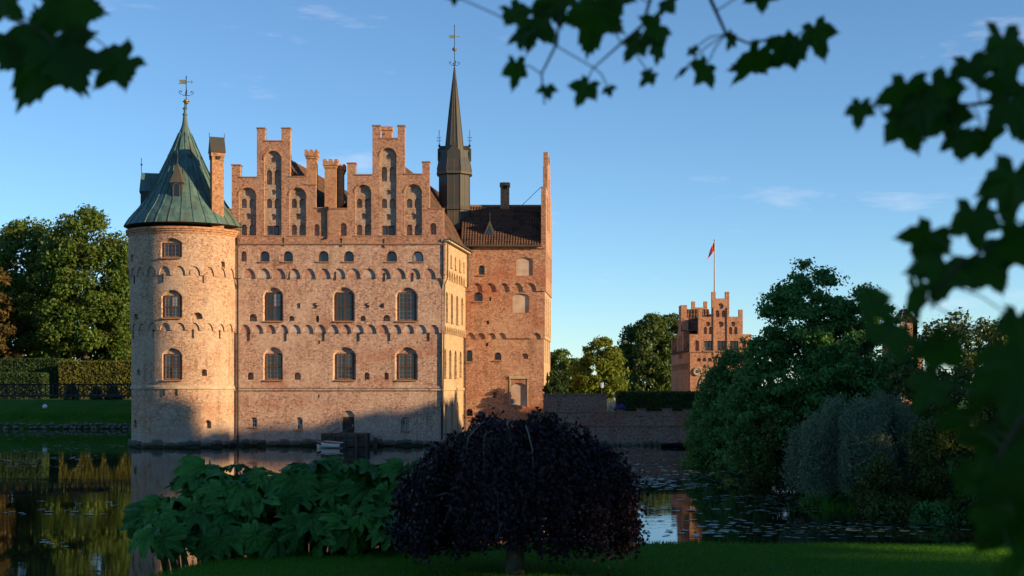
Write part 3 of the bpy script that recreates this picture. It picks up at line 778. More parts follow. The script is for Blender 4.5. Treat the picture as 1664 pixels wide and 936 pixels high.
# ------------------------------------------------------------------ wing behind
WY = 125.6; WS = F/WY
WX = lambda px: (px-832)/WS
WZ = lambda py: EYE + (630-py)/WS
wl0 = WX(750)
lo = [(arch(WX(758),WX(767.6),WZ(588),WZ(569)),0.3),(arch(WX(803.6),WX(814.5),WZ(585.7),WZ(572.5)),0.3),(arch(WX(848),WX(858.5),WZ(583.5),WZ(574),0.15),0.18),
      (rect(WX(801),WX(807),WZ(647),WZ(637)),0.35),(arch(WX(830),WX(856.5),WZ(659),WZ(622),0.35),0.2),(arch(WX(757.5),WX(768),WZ(677),WZ(664)),0.3),
      (rect(WX(789.5),WX(793),WZ(563),WZ(557)),0.3)]
wall('wall', rect(wl0, WX(884), -1, WZ(540)), lo, front(WY+0.3), M['brick_wing'], castle)
fr = scallop(wl0, WX(885.5), WZ(550), [WX(765),WX(781.5),WX(798.5),WX(815.5),WX(872)], 0.4, 0.5)+[(WX(885.5),WZ(459)),(wl0,WZ(459))]
mi = [(arch(WX(770.5),WX(784),WZ(490),WZ(474.5),0.2),0.3),(arch(WX(832.5),WX(859.4),WZ(508),WZ(477),0.2),0.16),(rect(WX(795),WX(798),WZ(489),WZ(483)),0.3),(rect(WX(791),WX(794.5),WZ(527),WZ(521)),0.35)]
wall('wall', fr, mi, front(WY+0.15), M['brick_wing'], castle, thick=0.2)
fr = scallop(wl0, WX(887), WZ(473), [WX(775+21.9*k) for k in range(5)], 0.5, 0.72)+[(WX(887),WZ(401)),(wl0,WZ(401))]
up = [(arch(WX(778),WX(787.5),WZ(447),WZ(431)),0.3),(arch(WX(838),WX(865.7),WZ(448),WZ(418),0.25),0.16)]
wall('wall', fr, up, front(WY), M['brick_wing'], castle, thick=0.2)
for a,b,top,bot,y in ((758,767.6,571,588,WY+0.3),(803.6,814.5,575,585.7,WY+0.3),(770.5,784,476.5,490,WY+0.15),(778,787.5,434,447,WY),(757.5,768,667,677,WY+0.3)):
    add_window(castle, (WX((a+b)/2), y+0.2, WZ(bot)+0.02), WX(b)-WX(a)-0.06, WZ(top)-WZ(bot), mullions=False)
for a,b,c,d,r,y in ((838.4,865.2,418.4,447.8,0.25,WY+0.16),(832.9,859.0,477.4,507.8,0.2,WY+0.31),(830.4,856,622.4,658.8,0.35,WY+0.5)):
    G().extrude(arch(WX(a),WX(b),WZ(d),WZ(c),r), lambda u,v,dd: (u, y-dd, v), 0.0, 0.02).obj('blind_panel', M['pale_plaster'], castle)
g = G(); g.box(WX(827.5),WX(859.5),WY+0.16,WY+0.4,WZ(615.5),WZ(611)); g.box(WX(828),WX(830),WY+0.24,WY+0.4,WZ(660),WZ(615.5)); g.box(WX(856.6),WX(858.6),WY+0.24,WY+0.4,WZ(660),WZ(615.5))
g.obj('portal_frame', M['plaster'], castle)
G().box(WX(757),WX(887.3),WY-0.12,WY+0.3,WZ(404),WZ(401)).obj('cornice', M['brick_chimney'], castle)
G().tube([(WX(755),WY-0.38,WZ(400)),(WX(880),WY-0.38,WZ(400.3))],0.09,6).tube([(WX(761),WY-0.3,WZ(401)),(WX(761.5),WY-0.1,WZ(408)),(WX(761.5),WY-0.1,WZ(462)),(WX(756.5),WY+0.2,WZ(475)),(WX(756.5),WY+0.2,0.5)],0.055,5).obj('gutter', M['lead_dark'], castle)
# end wall with its gable, seen almost edge-on
edir = Vector((0.083,1,0)).normalized(); enor = Vector((edir.y,-edir.x,0))
def end_fn(px, y):
    c = Vector((WX(px), y, 0)); return lambda u,v,d: c + edir*u - enor*d + Vector((0,0,v))
EL = 10.0
for (px, y, z0, z1, hz) in ((884,WY+0.3,-1,WZ(540),(8.2,10.0)),(885.5,WY+0.15,WZ(550),WZ(459),(10.6,13.0)),):
    wall('wall', rect(0,EL,z0,z1), [(arch(u-0.6,u+0.6,hz[0]-1.2,hz[1]),0.3) for u in (1.8,5,8.2)], end_fn(px,y), M['brick_side'], castle, thick=0.3)
zs = 22.6; zt = 26.2
st = [(0,WZ(473)),(EL,WZ(473)),(EL,zs-1.4),(8.6,zs-1.4),(8.6,zs),(7.4,zs),(7.4,zt-1.3),(6.8,zt-1.3),(6.8,zt),(5.9,zt),(5.9,zt-0.9),(4.1,zt-0.9),(4.1,zt),(3.2,zt),(3.2,zt-1.3),(2.6,zt-1.3),(2.6,zs),(1.2,zs),(1.2,zs-0.01),(0,zs-0.01)]
wall('gable', st, [(arch(u-0.6,u+0.6,14.6,17.0),0.3) for u in (1.8,5,8.2)] + [(arch(4.4,5.6,19,24),0.25),(arch(2.2,3.2,19,22),0.25)], end_fn(887,WY), M['brick_gable'], castle, thick=0.42)

# ------------------------------------------------------------------ tiled roofs: real pantile waves
def tile_roof(name, a, b, c, d, parent, tw=0.24, tr=0.36):
    """a-b eave (left,right), d-c ridge"""
    a, b, c, d = map(Vector, (a, b, c, d))
    W_ = (b-a).length; H_ = ((d-a).length + (c-b).length)/2
    nc = max(2, int(W_/tw)); nr = max(2, int(H_/tr))
    nrm = (b-a).cross(d-a).normalized()
    if nrm.z < 0: nrm = -nrm
    prof = [(0.0,0.0),(0.25,0.045),(0.5,0.06),(0.75,0.03)]
    vs = []; fs = []
    for r in range(nr):
        cols = nc*4+1
        o = len(vs)
        rr = random.Random(r)
        jit = [rr.uniform(-0.008,0.012) for _ in range(nc+1)]
        for e, lift in ((0.0, 0.05),(1.08, 0.0)):
            t = min(1.0,(r+e)/nr)
            for q in range(cols):
                s = q/(cols-1); k = q % 4
                p = (a*(1-s)+b*s)*(1-t) + (d*(1-s)+c*s)*t
                vs.append(p + nrm*(prof[k][1] + lift + jit[q//4]))
        for q in range(cols-1): fs.append((o+q, o+q+1, o+cols+q+1, o+cols+q))
        # front lip of the course
        o2 = len(vs)
        for q in range(cols): vs.append(Vector(vs[o+q]) - nrm*0.05)
        for q in range(cols-1): fs.append((o2+q, o2+q+1, o+q+1, o+q))
    g = G(); g.v = [tuple(v) for v in vs]; g.f = fs
    return g.obj(name, M['tile'], parent, kind='stuff')
RL = 38.0
def along(x, z, u): p = Vector((x, Y0+0.5, z)) + wdir*u; return p
# right house
tile_roof('roof', along(-5.25,16.72,0.1), along(-5.25,16.72,RL), along(-9.9,23.6,RL), along(-9.9,23.6,0.1), castle)
tile_roof('roof', along(-14.9,18.5,RL), along(-14.9,18.5,0.1), along(-9.9,23.6,0.1), along(-9.9,23.6,RL), castle)
# left house
tile_roof('roof', along(-15.2,18.5,0.1), along(-15.2,18.5,RL), along(-19.3,24.0,RL), along(-19.3,24.0,0.1), castle)
tile_roof('roof', along(-23.6,18.0,RL), along(-23.6,18.0,0.1), along(-19.3,24.0,0.1), along(-19.3,24.0,RL), castle)
bk = Vector((0,0,0))
wall('wall', rect(0,RL,-1,18.3), [(arch(u-0.6,u+0.6,5+k*5,7.2+k*5),0.3) for u in (6,13,20,27,34) for k in range(2)], lambda u,v,d: along(-23.4,0,RL-u)*1.0 + wnor*d + Vector((0,0,v)), M['brick_front'], castle)
wall('wall', rect(0,17.9,-1,17.0), [(arch(u-0.6,u+0.6,5+k*5,7.2+k*5),0.3) for u in (3,8,13) for k in range(2)], lambda u,v,d: along(-5.5-u,0,RL) - wdir*d + Vector((0,0,v)), M['brick_front'], castle)
wall('wall', rect(20.5,RL,-1,16.8), [], lambda u,v,d: along(-5.45,0,u) - wnor*d + Vector((0,0,v)), M['brick_side'], castle)
wall('wall', rect(0,8.4,-1,17.2), [(arch(u-0.5,u+0.5,6,8.2),0.3) for u in (2,5)], lambda u,v,d: Vector((3.6-u, WY+10.0-d, v)), M['brick_wing'], castle)
for xa_, xb_, zr_ in ((-14.9,-5.3,23.5),(-23.5,-15.1,23.9)):
    xm_ = -9.9 if xb_ > -10 else -19.3
    wall('gable', [(xb_,16.6),(xa_,16.6),(xa_,18.2),(xm_,zr_),(xb_,16.8 if xb_ > -10 else 18.2)][::-1], [], lambda u,v,d: along(u,0,RL-0.02) - wdir*d + Vector((0,0,v)), M['brick_gable'], castle)
# wing
RZ = WZ(401)
tile_roof('roof', (WX(748),WY-0.3,RZ-0.05), (WX(885.5)-0.3,WY-0.3,RZ-0.05), (WX(887),WY+5.0,21.45), (WX(748),WY+5.0,21.45), castle)
tile_roof('roof', (WX(887)+0.3,WY+10.3,RZ), (WX(748),WY+10.3,RZ), (WX(748),WY+5.0,21.45), (WX(887),WY+5.0,21.45), castle)
G().tube([(WX(748),WY+5,21.5),(WX(887)-0.3,WY+5,21.5)],0.13,6).obj('ridge', M['coping'], castle)
# small dormer on the wing roof
dd = Vector((WX(795.5), WY+1.4, RZ+1.15))
dm = G().add([dd+Vector((-0.55,-0.25,0)),dd+Vector((0.55,-0.25,0)),dd+Vector((0,-0.25,1.35)),dd+Vector((0,1.6,1.3)),dd+Vector((-0.6,0.5,0)),dd+Vector((0.6,0.5,0))],
             [(0,1,2),(1,5,3,2),(4,0,2,3)]).obj('dormer', M['lead_dark'], castle)
G().bar(dd+Vector((0,-0.2,1.3)), dd+Vector((0,-0.2,2.0)), 0.03).ball(dd+Vector((0,-0.2,1.6)),0.07).obj('finial', M['iron'], dm)
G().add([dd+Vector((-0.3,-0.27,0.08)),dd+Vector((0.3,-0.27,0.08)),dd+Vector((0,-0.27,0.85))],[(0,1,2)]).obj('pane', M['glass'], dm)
ch = chimney(at(820.5,130.6), 130.6, 0.82, 0.8, 20.6, EYE+(630-298)*130.6/F, cap='plain')
G().box(at(814,130.6),at(827,130.6),130.15,131.05,EYE+(630-299)*130.6/F,EYE+(630-297.3)*130.6/F).obj('chimney_cap', M['coping'], ch)
G().box(at(817.5,130),at(823.5,130),130.10,130.2,EYE+(630-308)*130.6/F,EYE+(630-302)*130.6/F).obj('flue', M['black_paint'], ch)
G().bar((at(847,128),130.6,21.5),(at(881,128),130.6,EYE+(630-303)*130.6/F),0.025).obj('stay_rod', M['iron'], castle)

# ------------------------------------------------------------------ spire turret
SD = 130.0; sx = at(738.5, SD); SP = Vector((sx, SD, 0)); SS = F/SD
sz = lambda py: EYE + (630-py)/SS
spire = link('spire', None, castle, loc=SP - castle.location)
A8 = PI/8
def oct_panels(nm, prof, mat, n=8, split=True):
    """each face of the octagon is its own sheet between ribs"""
    for k in range(n):
        a0 = A8 + 2*PI*k/n; a1 = A8 + 2*PI*(k+1)/n
        g = G(); m = 0.025
        vs = []
        for r, z in prof:
            for t in (0.0, 0.42, 0.58, 1.0):
                p0 = Vector((r*math.cos(a0), r*math.sin(a0), z)); p1 = Vector((r*math.cos(a1), r*math.sin(a1), z))
                p = p0.lerp(p1, t); vs.append(p)
        for i in range(len(prof)-1):
            for q in range(3): g.f.append((i*4+q, i*4+q+1, (i+1)*4+q+1, (i+1)*4+q))
        g.v = [tuple(v) for v in vs]
        o = g.obj(nm, M[mat], None); o.parent = spire
    g = G()
    for k in range(n):
        a0 = A8 + 2*PI*k/n
        g.tube([(r*math.cos(a0), r*math.sin(a0), z) for r, z in prof], 0.04, 5)
        am = a0 + PI/n; f = math.cos(PI/n)
        g.tube([(r*f*math.cos(am), r*f*math.sin(am), z) for r, z in prof], 0.025, 4)
    o = g.obj('rib', M['lead_dark'], None); o.parent = spire
R1 = 27/SS
oct_panels('lead_sheet', [(R1*0.97, sz(376)), (R1*0.97, sz(343))], 'lead_dark')
oct_panels('lead_sheet', [(R1*1.06, sz(343)), (R1*0.98, sz(336)), (R1*0.97, sz(285))], 'lead')
oct_panels('lead_sheet', [(R1*1.08, sz(283)), (R1*1.1, sz(276)), (R1*1.02, sz(266)), (R1*0.94, sz(258)), (R1*0.90, sz(246))], 'lead')
oct_panels('lead_sheet', [(R1*0.64, sz(262)), (R1*0.60, sz(245)), (R1*0.34, sz(180)), (0.03, sz(109))], 'lead')
o = G().lathe((0,0,0), [(R1*1.0,sz(286.5)),(R1*1.14,sz(285)),(R1*1.14,sz(282)),(R1*1.0,sz(280.5))], 8, A8).obj('moulding', M['lead_dark'], None); o.parent = spire
# little gables over alternate faces, with finials
for k in range(4):
    an = PI/2*k - PI/2 + 0.0
    ca, sa = math.cos(an), math.sin(an)
    def L(r, t, z): return (r*ca - t*sa, r*sa + t*ca, z)
    w = R1*0.40
    g = G().add([L(R1*0.9,-w,sz(263)),L(R1*0.9,w,sz(263)),L(R1*0.9,w,sz(250)),L(R1*0.9,0,sz(237)),L(R1*0.9,-w,sz(250)),
                 L(R1*0.3,-w,sz(250)),L(R1*0.3,w,sz(250)),L(R1*0.3,0,sz(237))], [(0,1,2,3,4),(4,3,7,5),(3,2,6,7)])
    o = g.obj('lucarne', M['lead'], None); o.parent = spire
    g = G().bar(L(R1*0.88,0,sz(240)),L(R1*0.88,0,sz(233)),0.02).ball(L(R1*0.88,0,sz(236)),0.06)
    q = g.obj('finial', M['iron'], None); q.parent = o
for k, an in enumerate((0.0, PI/2, PI, -PI/2)):
    x, y = R1*0.92*math.cos(an+PI/2*0), R1*0.92*math.sin(an)
    if abs(y) > 0.5: continue
    o = G().box(x-0.13,x+0.13,y-0.25,y+0.25,sz(262),sz(242)).obj('pinnacle', M['lead'], None); o.parent = spire
    g = G().bar((x,y,sz(243)),(x,y,sz(211)),0.025).ball((x,y,sz(237)),0.11)
    for zz in (224, 229):
        g.bar((x-0.17,y,sz(zz)),(x+0.17,y,sz(zz)),0.022); g.ball((x-0.17,y,sz(zz)+0.06),0.035,5,4); g.ball((x+0.17,y,sz(zz)+0.06),0.035,5,4)
    q = g.obj('finial', M['iron'], None); q.parent = o
def vane(parent, c, z0, z1, s, zs, zb, zf):
    """weather vane: rod, scrolls, gilt ball or crown, banner"""
    v = G().bar((c[0],c[1],z0),(c[0],c[1],z1),0.03*s,5).ball((c[0],c[1],z1-0.15),0.05*s,6,4).obj('weather_vane', M['iron'], parent)
    g = G()
    for k in range(4):
        a = PI/2*k + 0.3; dx, dy = math.cos(a), math.sin(a)
        pts = [(c[0]+dx*r*s, c[1]+dy*r*s, zs+h*s) for r, h in ((0,-0.1),(0.2,-0.14),(0.42,-0.04),(0.52,0.12),(0.42,0.2),(0.34,0.12))]
        g.tube(pts, 0.025*s, 4); g.ball(pts[-1], 0.05*s, 5, 4)
    g.obj('scroll', M['iron'], v)
    G().ball((c[0],c[1],zb),0.2*s,10,8).lathe((c[0],c[1],zb),[(0.2*s,-0.06),(0.25*s,0),(0.2*s,0.06)],10).obj('gilt_ball', M['gold'], v)
    pts = [(-0.55,-0.14),(-0.42,0),(-0.55,0.14),(0.0,0.16),(0.0,-0.16)]
    b = G().extrude(pts, lambda u,w,d:(c[0]+u*s, c[1]+d-0.015, zf+w*s), 0, 0.03)
    b.extrude([(0.0,-0.03),(0.35,-0.03),(0.35,-0.12),(0.5,0.0),(0.35,0.12),(0.35,0.03),(0,0.03)], lambda u,w,d:(c[0]+u*s, c[1]+d-0.015, zf+w*s), 0, 0.03)
    b.obj('banner', M['gold'], v)
vane(castle, (sx, SD), sz(112), sz(40), 1.0, sz(104), sz(80), sz(59.5))

# ------------------------------------------------------------------ round tower
TX, TY = (300.5-832)/19.83, 116.0
TS = 19.83
TZ = lambda py, r=4.3: EYE + (630-py)*(TY-r)/F         # heights read on the near face
ang = lambda px: math.asin(max(-1, min(1, (px-300.5)/87.5)))
RA, RB, RC = 4.24, 4.36, 4.48
def tfn(R): return lambda u,v,d: Vector((TX + (R-d)*math.sin(u/R), TY - (R-d)*math.cos(u/R), v))
def th(R, px0, px1, py0, py1, depth, rise=None, kind='arch'):
    u0, u1 = ang(px0)*R, ang(px1)*R
    return ((arch(u0,u1,TZ(py1),TZ(py0),rise) if kind == 'arch' else rect(u0,u1,TZ(py1),TZ(py0))), depth)
def usp(R): return [R*2*PI*k/120 + 0.013 for k in range(-60, 61)]
lo = [(*th(RA,283,316,565.5,618,0.26,0.5), 0.14, True), th(RA,234,241.5,599,609.5,0.4), th(RA,345.6,353,599.5,611,0.4), th(RA,226.7,234,683,695.5,0.35), th(RA,350,359,683,696.7,0.35)]
t_ = wall('tower_wall', rect(-PI*RA,PI*RA,-1,TZ(522)), lo, tfn(RA), M['brick_tower'], castle, usplits=usp(RA))
fr = scallop(-PI*RB,PI*RB,TZ(536.5),[PI*RB*(2*k+1)/24 - PI*RB for k in range(24)], 0.43, 0.6)+[(PI*RB,TZ(430)),(-PI*RB,TZ(430))]
mi = [(*th(RB,283,316,471,517,0.26,0.5), 0.14, True), th(RB,230,240,508,518,0.4), th(RB,332,346,507,518,0.4)]
wall('tower_wall', fr, mi, tfn(RB), M['brick_tower'], castle, thick=0.2, usplits=usp(RB))
fr = scallop(-PI*RC,PI*RC,TZ(447),[PI*RC*(2*k+1)/24 - PI*RC for k in range(24)], 0.46, 0.72)+[(PI*RC,TZ(369)),(-PI*RC,TZ(369))]
up = [(*th(RC,283,316,387,419,0.26,0.35), 0.14, True), th(RC,225,235,410,422,0.15), th(RC,369.5,374,422,432,0.3,kind='rect')]
wall('tower_wall', fr, up, tfn(RC), M['brick_tower'], castle, thick=0.2, usplits=usp(RC))
for R, a, b, top, bot, rows in ((RA,286.5,312.5,575,617.5,2),(RB,286.5,312.5,480,516.5,2),(RC,286,313,394.5,418.8,1)):
    an = (ang(a)+ang(b))/2
    p = tfn(R)(an*R, TZ(bot), 0.19)
    add_window(castle, p, (b-a)/20.6, TZ(top)-TZ(bot), rz=an, rows=rows, mat='wood_frame')
for px, R, z0, z1 in ((300,RB,446,434),(325,RB,446,434)):
    p = tfn(R)(ang(px)*R, TZ(z0), -0.03); 
    G().obox((p.x,p.y,p.z+0.28),0.16,0.06,0.27,ang(px)).obj('slit_window', M['wood_frame'], castle)
for px, py, R in ((232,452,RB),(286,452,RB),(347,452,RB),(225,542,RA),(268,542,RA),(333,542,RA),(370,542,RA),(287,636,RA),(308,636,RA)):
    p = tfn(R)(ang(px)*R, TZ(py), 0.0)
    o = link('wall_anchor', anchor, castle, loc=p - castle.location); o.rotation_euler = (0,0,ang(px))
ctr = (TX, TY, 0)
G().lathe(ctr, [(RA,TZ(633)),(RA+0.09,TZ(632)),(RA+0.09,TZ(628)),(RA,TZ(626.5))], 72).obj('string_course', M['plaster'], castle)
zc = TZ(369)
g = G(); 
for k, (r0, z0, z1) in enumerate(((RC+0.06,-0.45,-0.28),(RC+0.14,-0.28,-0.12),(RC+0.22,-0.12,0.05))):
    g.lathe(ctr, [(RC-0.1,zc+z0),(r0,zc+z0),(r0,zc+z1),(RC-0.1,zc+z1)], 72)
g.obj('cornice', M['brick_chimney'], castle)
plinth_stones(lambda u: (TX+(RA+0.02)*math.sin(-1.6+u/RA), TY-(RA+0.02)*math.cos(-1.6+u/RA), -1.6+u/RA), 13.6, 9)
# bell-shaped copper roof
def th2(py): return EYE + (630-py)/TS
prof_px = [(95.5,371),(94.5,368.5),(88,358),(82,351),(73,341),(62,325),(53.5,310),(46,296),(39,282),(32.5,268),(25.5,253),(19.5,240),(13.5,226),(8.5,214),(5.0,205),(3.4,196),(2.6,188)]
prof = [(a/TS, th2(b)) for a, b in prof_px]
troof = G().lathe((0,0,0), [(r*0.985, z-0.02) for r, z in prof], 48).obj('tower_roof', M['lead_dark'], None)
troof.parent = castle; troof.matrix_parent_inverse = world_inv(castle); troof.location = (TX, TY, 0)
def profile_at(t):      # t along the profile 0..1 by index length
    L = [0]
    for (r0,z0),(r1,z1) in zip(prof, prof[1:]): L.append(L[-1]+math.hypot(r1-r0,z1-z0))
    s = t*L[-1]
    for i in range(len(prof)-1):
        if s <= L[i+1]:
            f = (s-L[i])/(L[i+1]-L[i]); return (prof[i][0]*(1-f)+prof[i+1][0]*f, prof[i][1]*(1-f)+prof[i+1][1]*f)
    return prof[-1]
tiers = [(0.0,0.14),(0.14,0.275),(0.275,0.40),(0.40,0.52),(0.52,0.635),(0.635,0.75),(0.75,0.84)]
NS = 30
for ti, (t0, t1) in enumerate(tiers):
    ns = NS if t1 < 0.7 else 16
    for var in (0, 1):
        stag = 0.018 if var else -0.012
        a0 = t0 + (stag if ti else 0); a1 = t1 + stag
        da = 2*PI/ns; g = G(); vs = []
        rows = 4
        for i in range(rows+1):
            r, z = profile_at(a0+(a1-a0)*i/rows)
            rr = r + 0.012 + (0.014 if i == 0 else 0)
            for q, (aa, off) in enumerate(((-0.5,0.055),(-0.44,0.055),(-0.435,0),(0.0,0.004),(0.5,0.0))):
                an = aa*da*0.995; vs.append(((rr+off)*math.cos(an), (rr+off)*math.sin(an), z))
        for i in range(rows):
            for q in range(4): g.f.append((i*5+q, i*5+q+1, (i+1)*5+q+1, (i+1)*5+q))
        g.f.append((0,1,2,3,4)[::-1])
        g.v = vs; me = g.mesh('copper_sheet', M['copper'])
        for k in range(var, ns, 2):
            o = bpy.data.objects.new('copper_sheet', me); COL.objects.link(o); o.parent = troof
            o.rotation_euler = (0, 0, da*k - PI/2 + 0.05)
r9, z9 = profile_at(0.835)
o = G().lathe((0,0,0), [(r9+0.03,z9-0.05)]+[(r+0.02,z) for r,z in prof if z > z9]+[(0.20,th2(187)),(0.20,th2(185)),(0.10,th2(183)),(0.12,th2(178)),(0.2,th2(176)),(0.07,th2(174)),(0.05,th2(166))], 14).obj('spire_cap', M['copper'], None)
o.parent = troof
vane(castle, (TX+0.1, TY), th2(180), th2(123), 1.15, th2(152), th2(165), th2(133))
# dormers of the tower roof
def dormer(an, r_front, zb, zw, w, zr, spike, closed=False):
    """an: angle (0 = towards camera)"""
    er = Vector((math.sin(an), -math.cos(an), 0)); et = Vector((math.cos(an), math.sin(an), 0))
    c = Vector((TX, TY, 0))
    def Lp(t, r, z): return c + er*r + et*t + Vector((0,0,z))
    g = G()
    g.add([Lp(-w,r_front,zb),Lp(w,r_front,zb),Lp(w,r_front,zw),Lp(-w,r_front,zw),Lp(-w,0.3,zb),Lp(w,0.3,zb),Lp(w,0.3,zw),Lp(-w,0.3,zw)],[(0,1,2,3),(1,5,6,2),(4,0,3,7)])
    d = g.obj('dormer', M['lead'], castle)
    ow = w+0.1
    if closed:
        g2 = G().add([Lp(-ow,r_front+0.15,zw-0.05),Lp(ow,r_front+0.15,zw-0.05),Lp(0,r_front+0.02,zr),Lp(0,0.2,zr),Lp(-ow,0.2,zw-0.05),Lp(ow,0.2,zw-0.05)],[(0,1,2),(1,5,3,2),(4,0,2,3)])
    else:
        g2 = G().add([Lp(-ow,r_front+0.12,zw-0.05),Lp(ow,r_front+0.12,zw-0.05),Lp(0,r_front-0.35,zr),Lp(-ow,0.2,zw-0.05),Lp(ow,0.2,zw-0.05)],[(0,1,2),(1,4,2),(3,0,2)])
    g2.obj('dormer_roof', M['copper'] if closed else M['lead_dark'], d)
    a_ = arch(-w*0.5, w*0.5, zb+0.15, zw-0.12)
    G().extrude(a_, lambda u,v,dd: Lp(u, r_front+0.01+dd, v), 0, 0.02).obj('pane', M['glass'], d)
    b_ = arch(-w*0.68, w*0.68, zb+0.1, zw-0.05); n = len(a_); g3 = G()
    g3.add([Lp(u,r_front+0.06,v) for u,v in a_]+[Lp(u,r_front+0.06,v) for u,v in b_]+[Lp(u,r_front,v) for u,v in a_],[(i,(i+1)%n,(i+1)%n+n,i+n) for i in range(n)]+[(i,(i+1)%n,(i+1)%n+2*n,i+2*n) for i in range(n)])
    g3.obj('frame', M['deck_wood'], d)
    rf = r_front-0.35 if not closed else r_front
    G().bar(Lp(0,rf,zr-0.05),Lp(0,rf,zr+spike),0.03).ball(Lp(0,rf,zr+spike*0.55),0.09,6,5).obj('finial', M['iron'], d)
dormer(0.02, 3.2, th2(337)+0.1, th2(305), 0.43, th2(272), 0.95)
dormer(-1.35, 3.45, th2(352), th2(314), 0.75, th2(283), 1.2, closed=True)
# tower chimney with a gabled metal cap
ca = 0.42
cpos = (at(352.5,113.6), 113.6)
chz1 = EYE+(630-249)*113.6/F
tch = chimney(cpos[0], cpos[1], 0.96, 0.8, EYE+(630-376)*113.6/F, chz1, cap='plain', rz=ca)
g = G(); fnr = Matrix.Translation((cpos[0],cpos[1],0)) @ Matrix.Rotation(ca,4,'Z')
hz = chz1; hw, hd = 0.60, 0.54
vs = [(-hw,-hd,hz),(hw,-hd,hz),(hw,hd,hz),(-hw,hd,hz),(-hw,0,hz+1.3),(hw,0,hz+1.3)]
G().add([fnr @ Vector(v) for v in vs],[(0,1,5,4),(2,3,4,5),(0,4,3),(1,2,5),(0,3,2,1)]).obj('chimney_cap', M['lead'], tch)
G().bar(fnr@Vector((-hw,0,hz+1.2)),fnr@Vector((-hw,0,hz+1.6)),0.025).bar(fnr@Vector((hw,0,hz+1.2)),fnr@Vector((hw,0,hz+1.6)),0.025).obj('finial', M['iron'], tch)
for x, y, ax in ((0.02,-0.47,0),(-0.57,0,1)):
    p = fnr @ Vector((x,y,hz-0.42)); G().obox(p,0.15,0.02,0.13,ca+(PI/2 if ax else 0)).obj('flue', M['black_paint'], tch)

# ------------------------------------------------------------------ landing stage and boats
jt = thing('landing_stage', 'dark timber landing stage below the castle door at the water', 'landing stage', (FX(564),113.9,0))
for k in range(9):
    G().box(FX(527),FX(601),113.0+k*0.25,113.0+k*0.25+0.23,1.02,1.09).obj('plank', M['deck_wood'], jt)
for x in (FX(529),FX(545),FX(564),FX(583),FX(599)):
    for y in (113.1,114.9): G().box(x-0.09,x+0.09,y-0.09,y+0.09,-0.8,1.015).obj('post', M['dark_wood'], jt)
G().box(FX(527.5),FX(600.5),113.03,113.12,0.84,1.0).obj('beam', M['dark_wood'], jt)
for z in (0.05,0.27,0.49,0.69): G().box(FX(531),FX(597.5),113.16,113.2,z,z+0.17).obj('plank', M['dark_wood'], jt)
G().box(FX(609),FX(614.5),114.0,114.25,-0.6,0.72).obj('mooring_post', M['dark_wood'], None); tag(bpy.data.objects['mooring_post'], 'short black mooring post in the water beside the landing stage', 'post')
for a, b in (((FX(541),113.5,1.12),(FX(552),114.6,1.5)),((FX(556),113.3,1.1),(FX(575),114.9,1.62))):
    G().bar(a, b, 0.05).obj('brace', M['deck_wood'], jt)
def boat(name, label, loc, L, Wd, H, rz, hull, inside, cover=False, strakes=4):
    b = thing(name, label, 'boat', loc, rz=rz)
    N = 12; secs = []
    for i in range(N+1):
        t = i/N; x = -L/2 + L*t
        w = Wd/2*(math.sin(PI*min(1, 0.18+0.82*(1-t)))**0.6 if t > 0.4 else 0.82+0.18*t/0.4) if i < N else 0.02
        if t > 0.4: w = Wd/2*max(0.02, (1-((t-0.4)/0.6)**2.2))
        h = H*(0.85+0.5*t*t)
        secs.append((x, w, h))
    def ring(x, w, h, k=0.0):
        w = max(0.01, w-k)
        return [(x,-w,h),(x,-w*0.97,h*0.66),(x,-w*0.82,h*0.33),(x,-w*0.4,0.02+k),(x,0,-0.08+k),(x,w*0.4,0.02+k),(x,w*0.82,h*0.33),(x,w*0.97,h*0.66),(x,w,h)]
    g = G(); vs = []
    for s in secs: vs += ring(*s)
    fs = [(i*9+k,i*9+k+1,(i+1)*9+k+1,(i+1)*9+k) for i in range(N) for k in range(8)]
    fs.append(tuple(range(9)))
    o = g.add(vs, fs).obj('hull', hull, None, smooth=False); o.parent = b
    g = G(); vs = []
    for x, w, h in secs: vs += ring(x*0.97, w, h, 0.05)
    o2 = g.add(vs, fs).obj('inside', inside, None); o2.parent = b
    for sgn in (-1, 1):
        q = G().tube([(x, sgn*w, h+0.01) for x, w, h in secs], 0.03, 5).obj('gunwale', hull, None); q.parent = b
        if strakes:
            for f in (0.4, 0.68):
                q = G().tube([(x, sgn*(w*(0.87 if f < 0.5 else 0.98)+0.008), h*f) for x, w, h in secs], 0.014, 4).obj('strake', hull, None); q.parent = o
    for t in (0.25, 0.5, 0.72):
        x, w, h = secs[int(t*N)]
        q = G().box(x-0.12,x+0.12,-w*0.95,w*0.95,h*0.68,h*0.74).obj('thwart', inside, None); q.parent = b
    b.rotation_euler = (math.radians(9 if cover else 0), 0, rz) if not cover else (math.radians(-9), 0, rz)
    if cover:
        q = G(); nb_ = [s_ for s_ in secs if s_[0] > L*0.22]; vs = []
        for x, w, h in nb_: vs += [(x,-w-0.02,h*0.55),(x,-w-0.03,h+0.03),(x,0,h+0.10),(x,w+0.03,h+0.03),(x,w+0.02,h*0.55)]
        q = q.add(vs, [(i*5+k,i*5+k+1,(i+1)*5+k+1,(i+1)*5+k) for i in range(len(nb_)-1) for k in range(4)]).obj('bow_cover', M['tarp'], None); q.parent = b
        q = G().box(-L/2-0.05,-L/2+0.02,-Wd*0.36,Wd*0.36,0.05,H*0.9).obj('transom', M['door_wood'], None); q.parent = b
    return b
boat('rowing_boat', 'small white rowing boat with tan inside, moored at the landing stage', (at(535,111.5),111.6,0.02), 2.1, 0.95, 0.40, math.radians(163), M['white_paint'], M['boat_inside'], True)
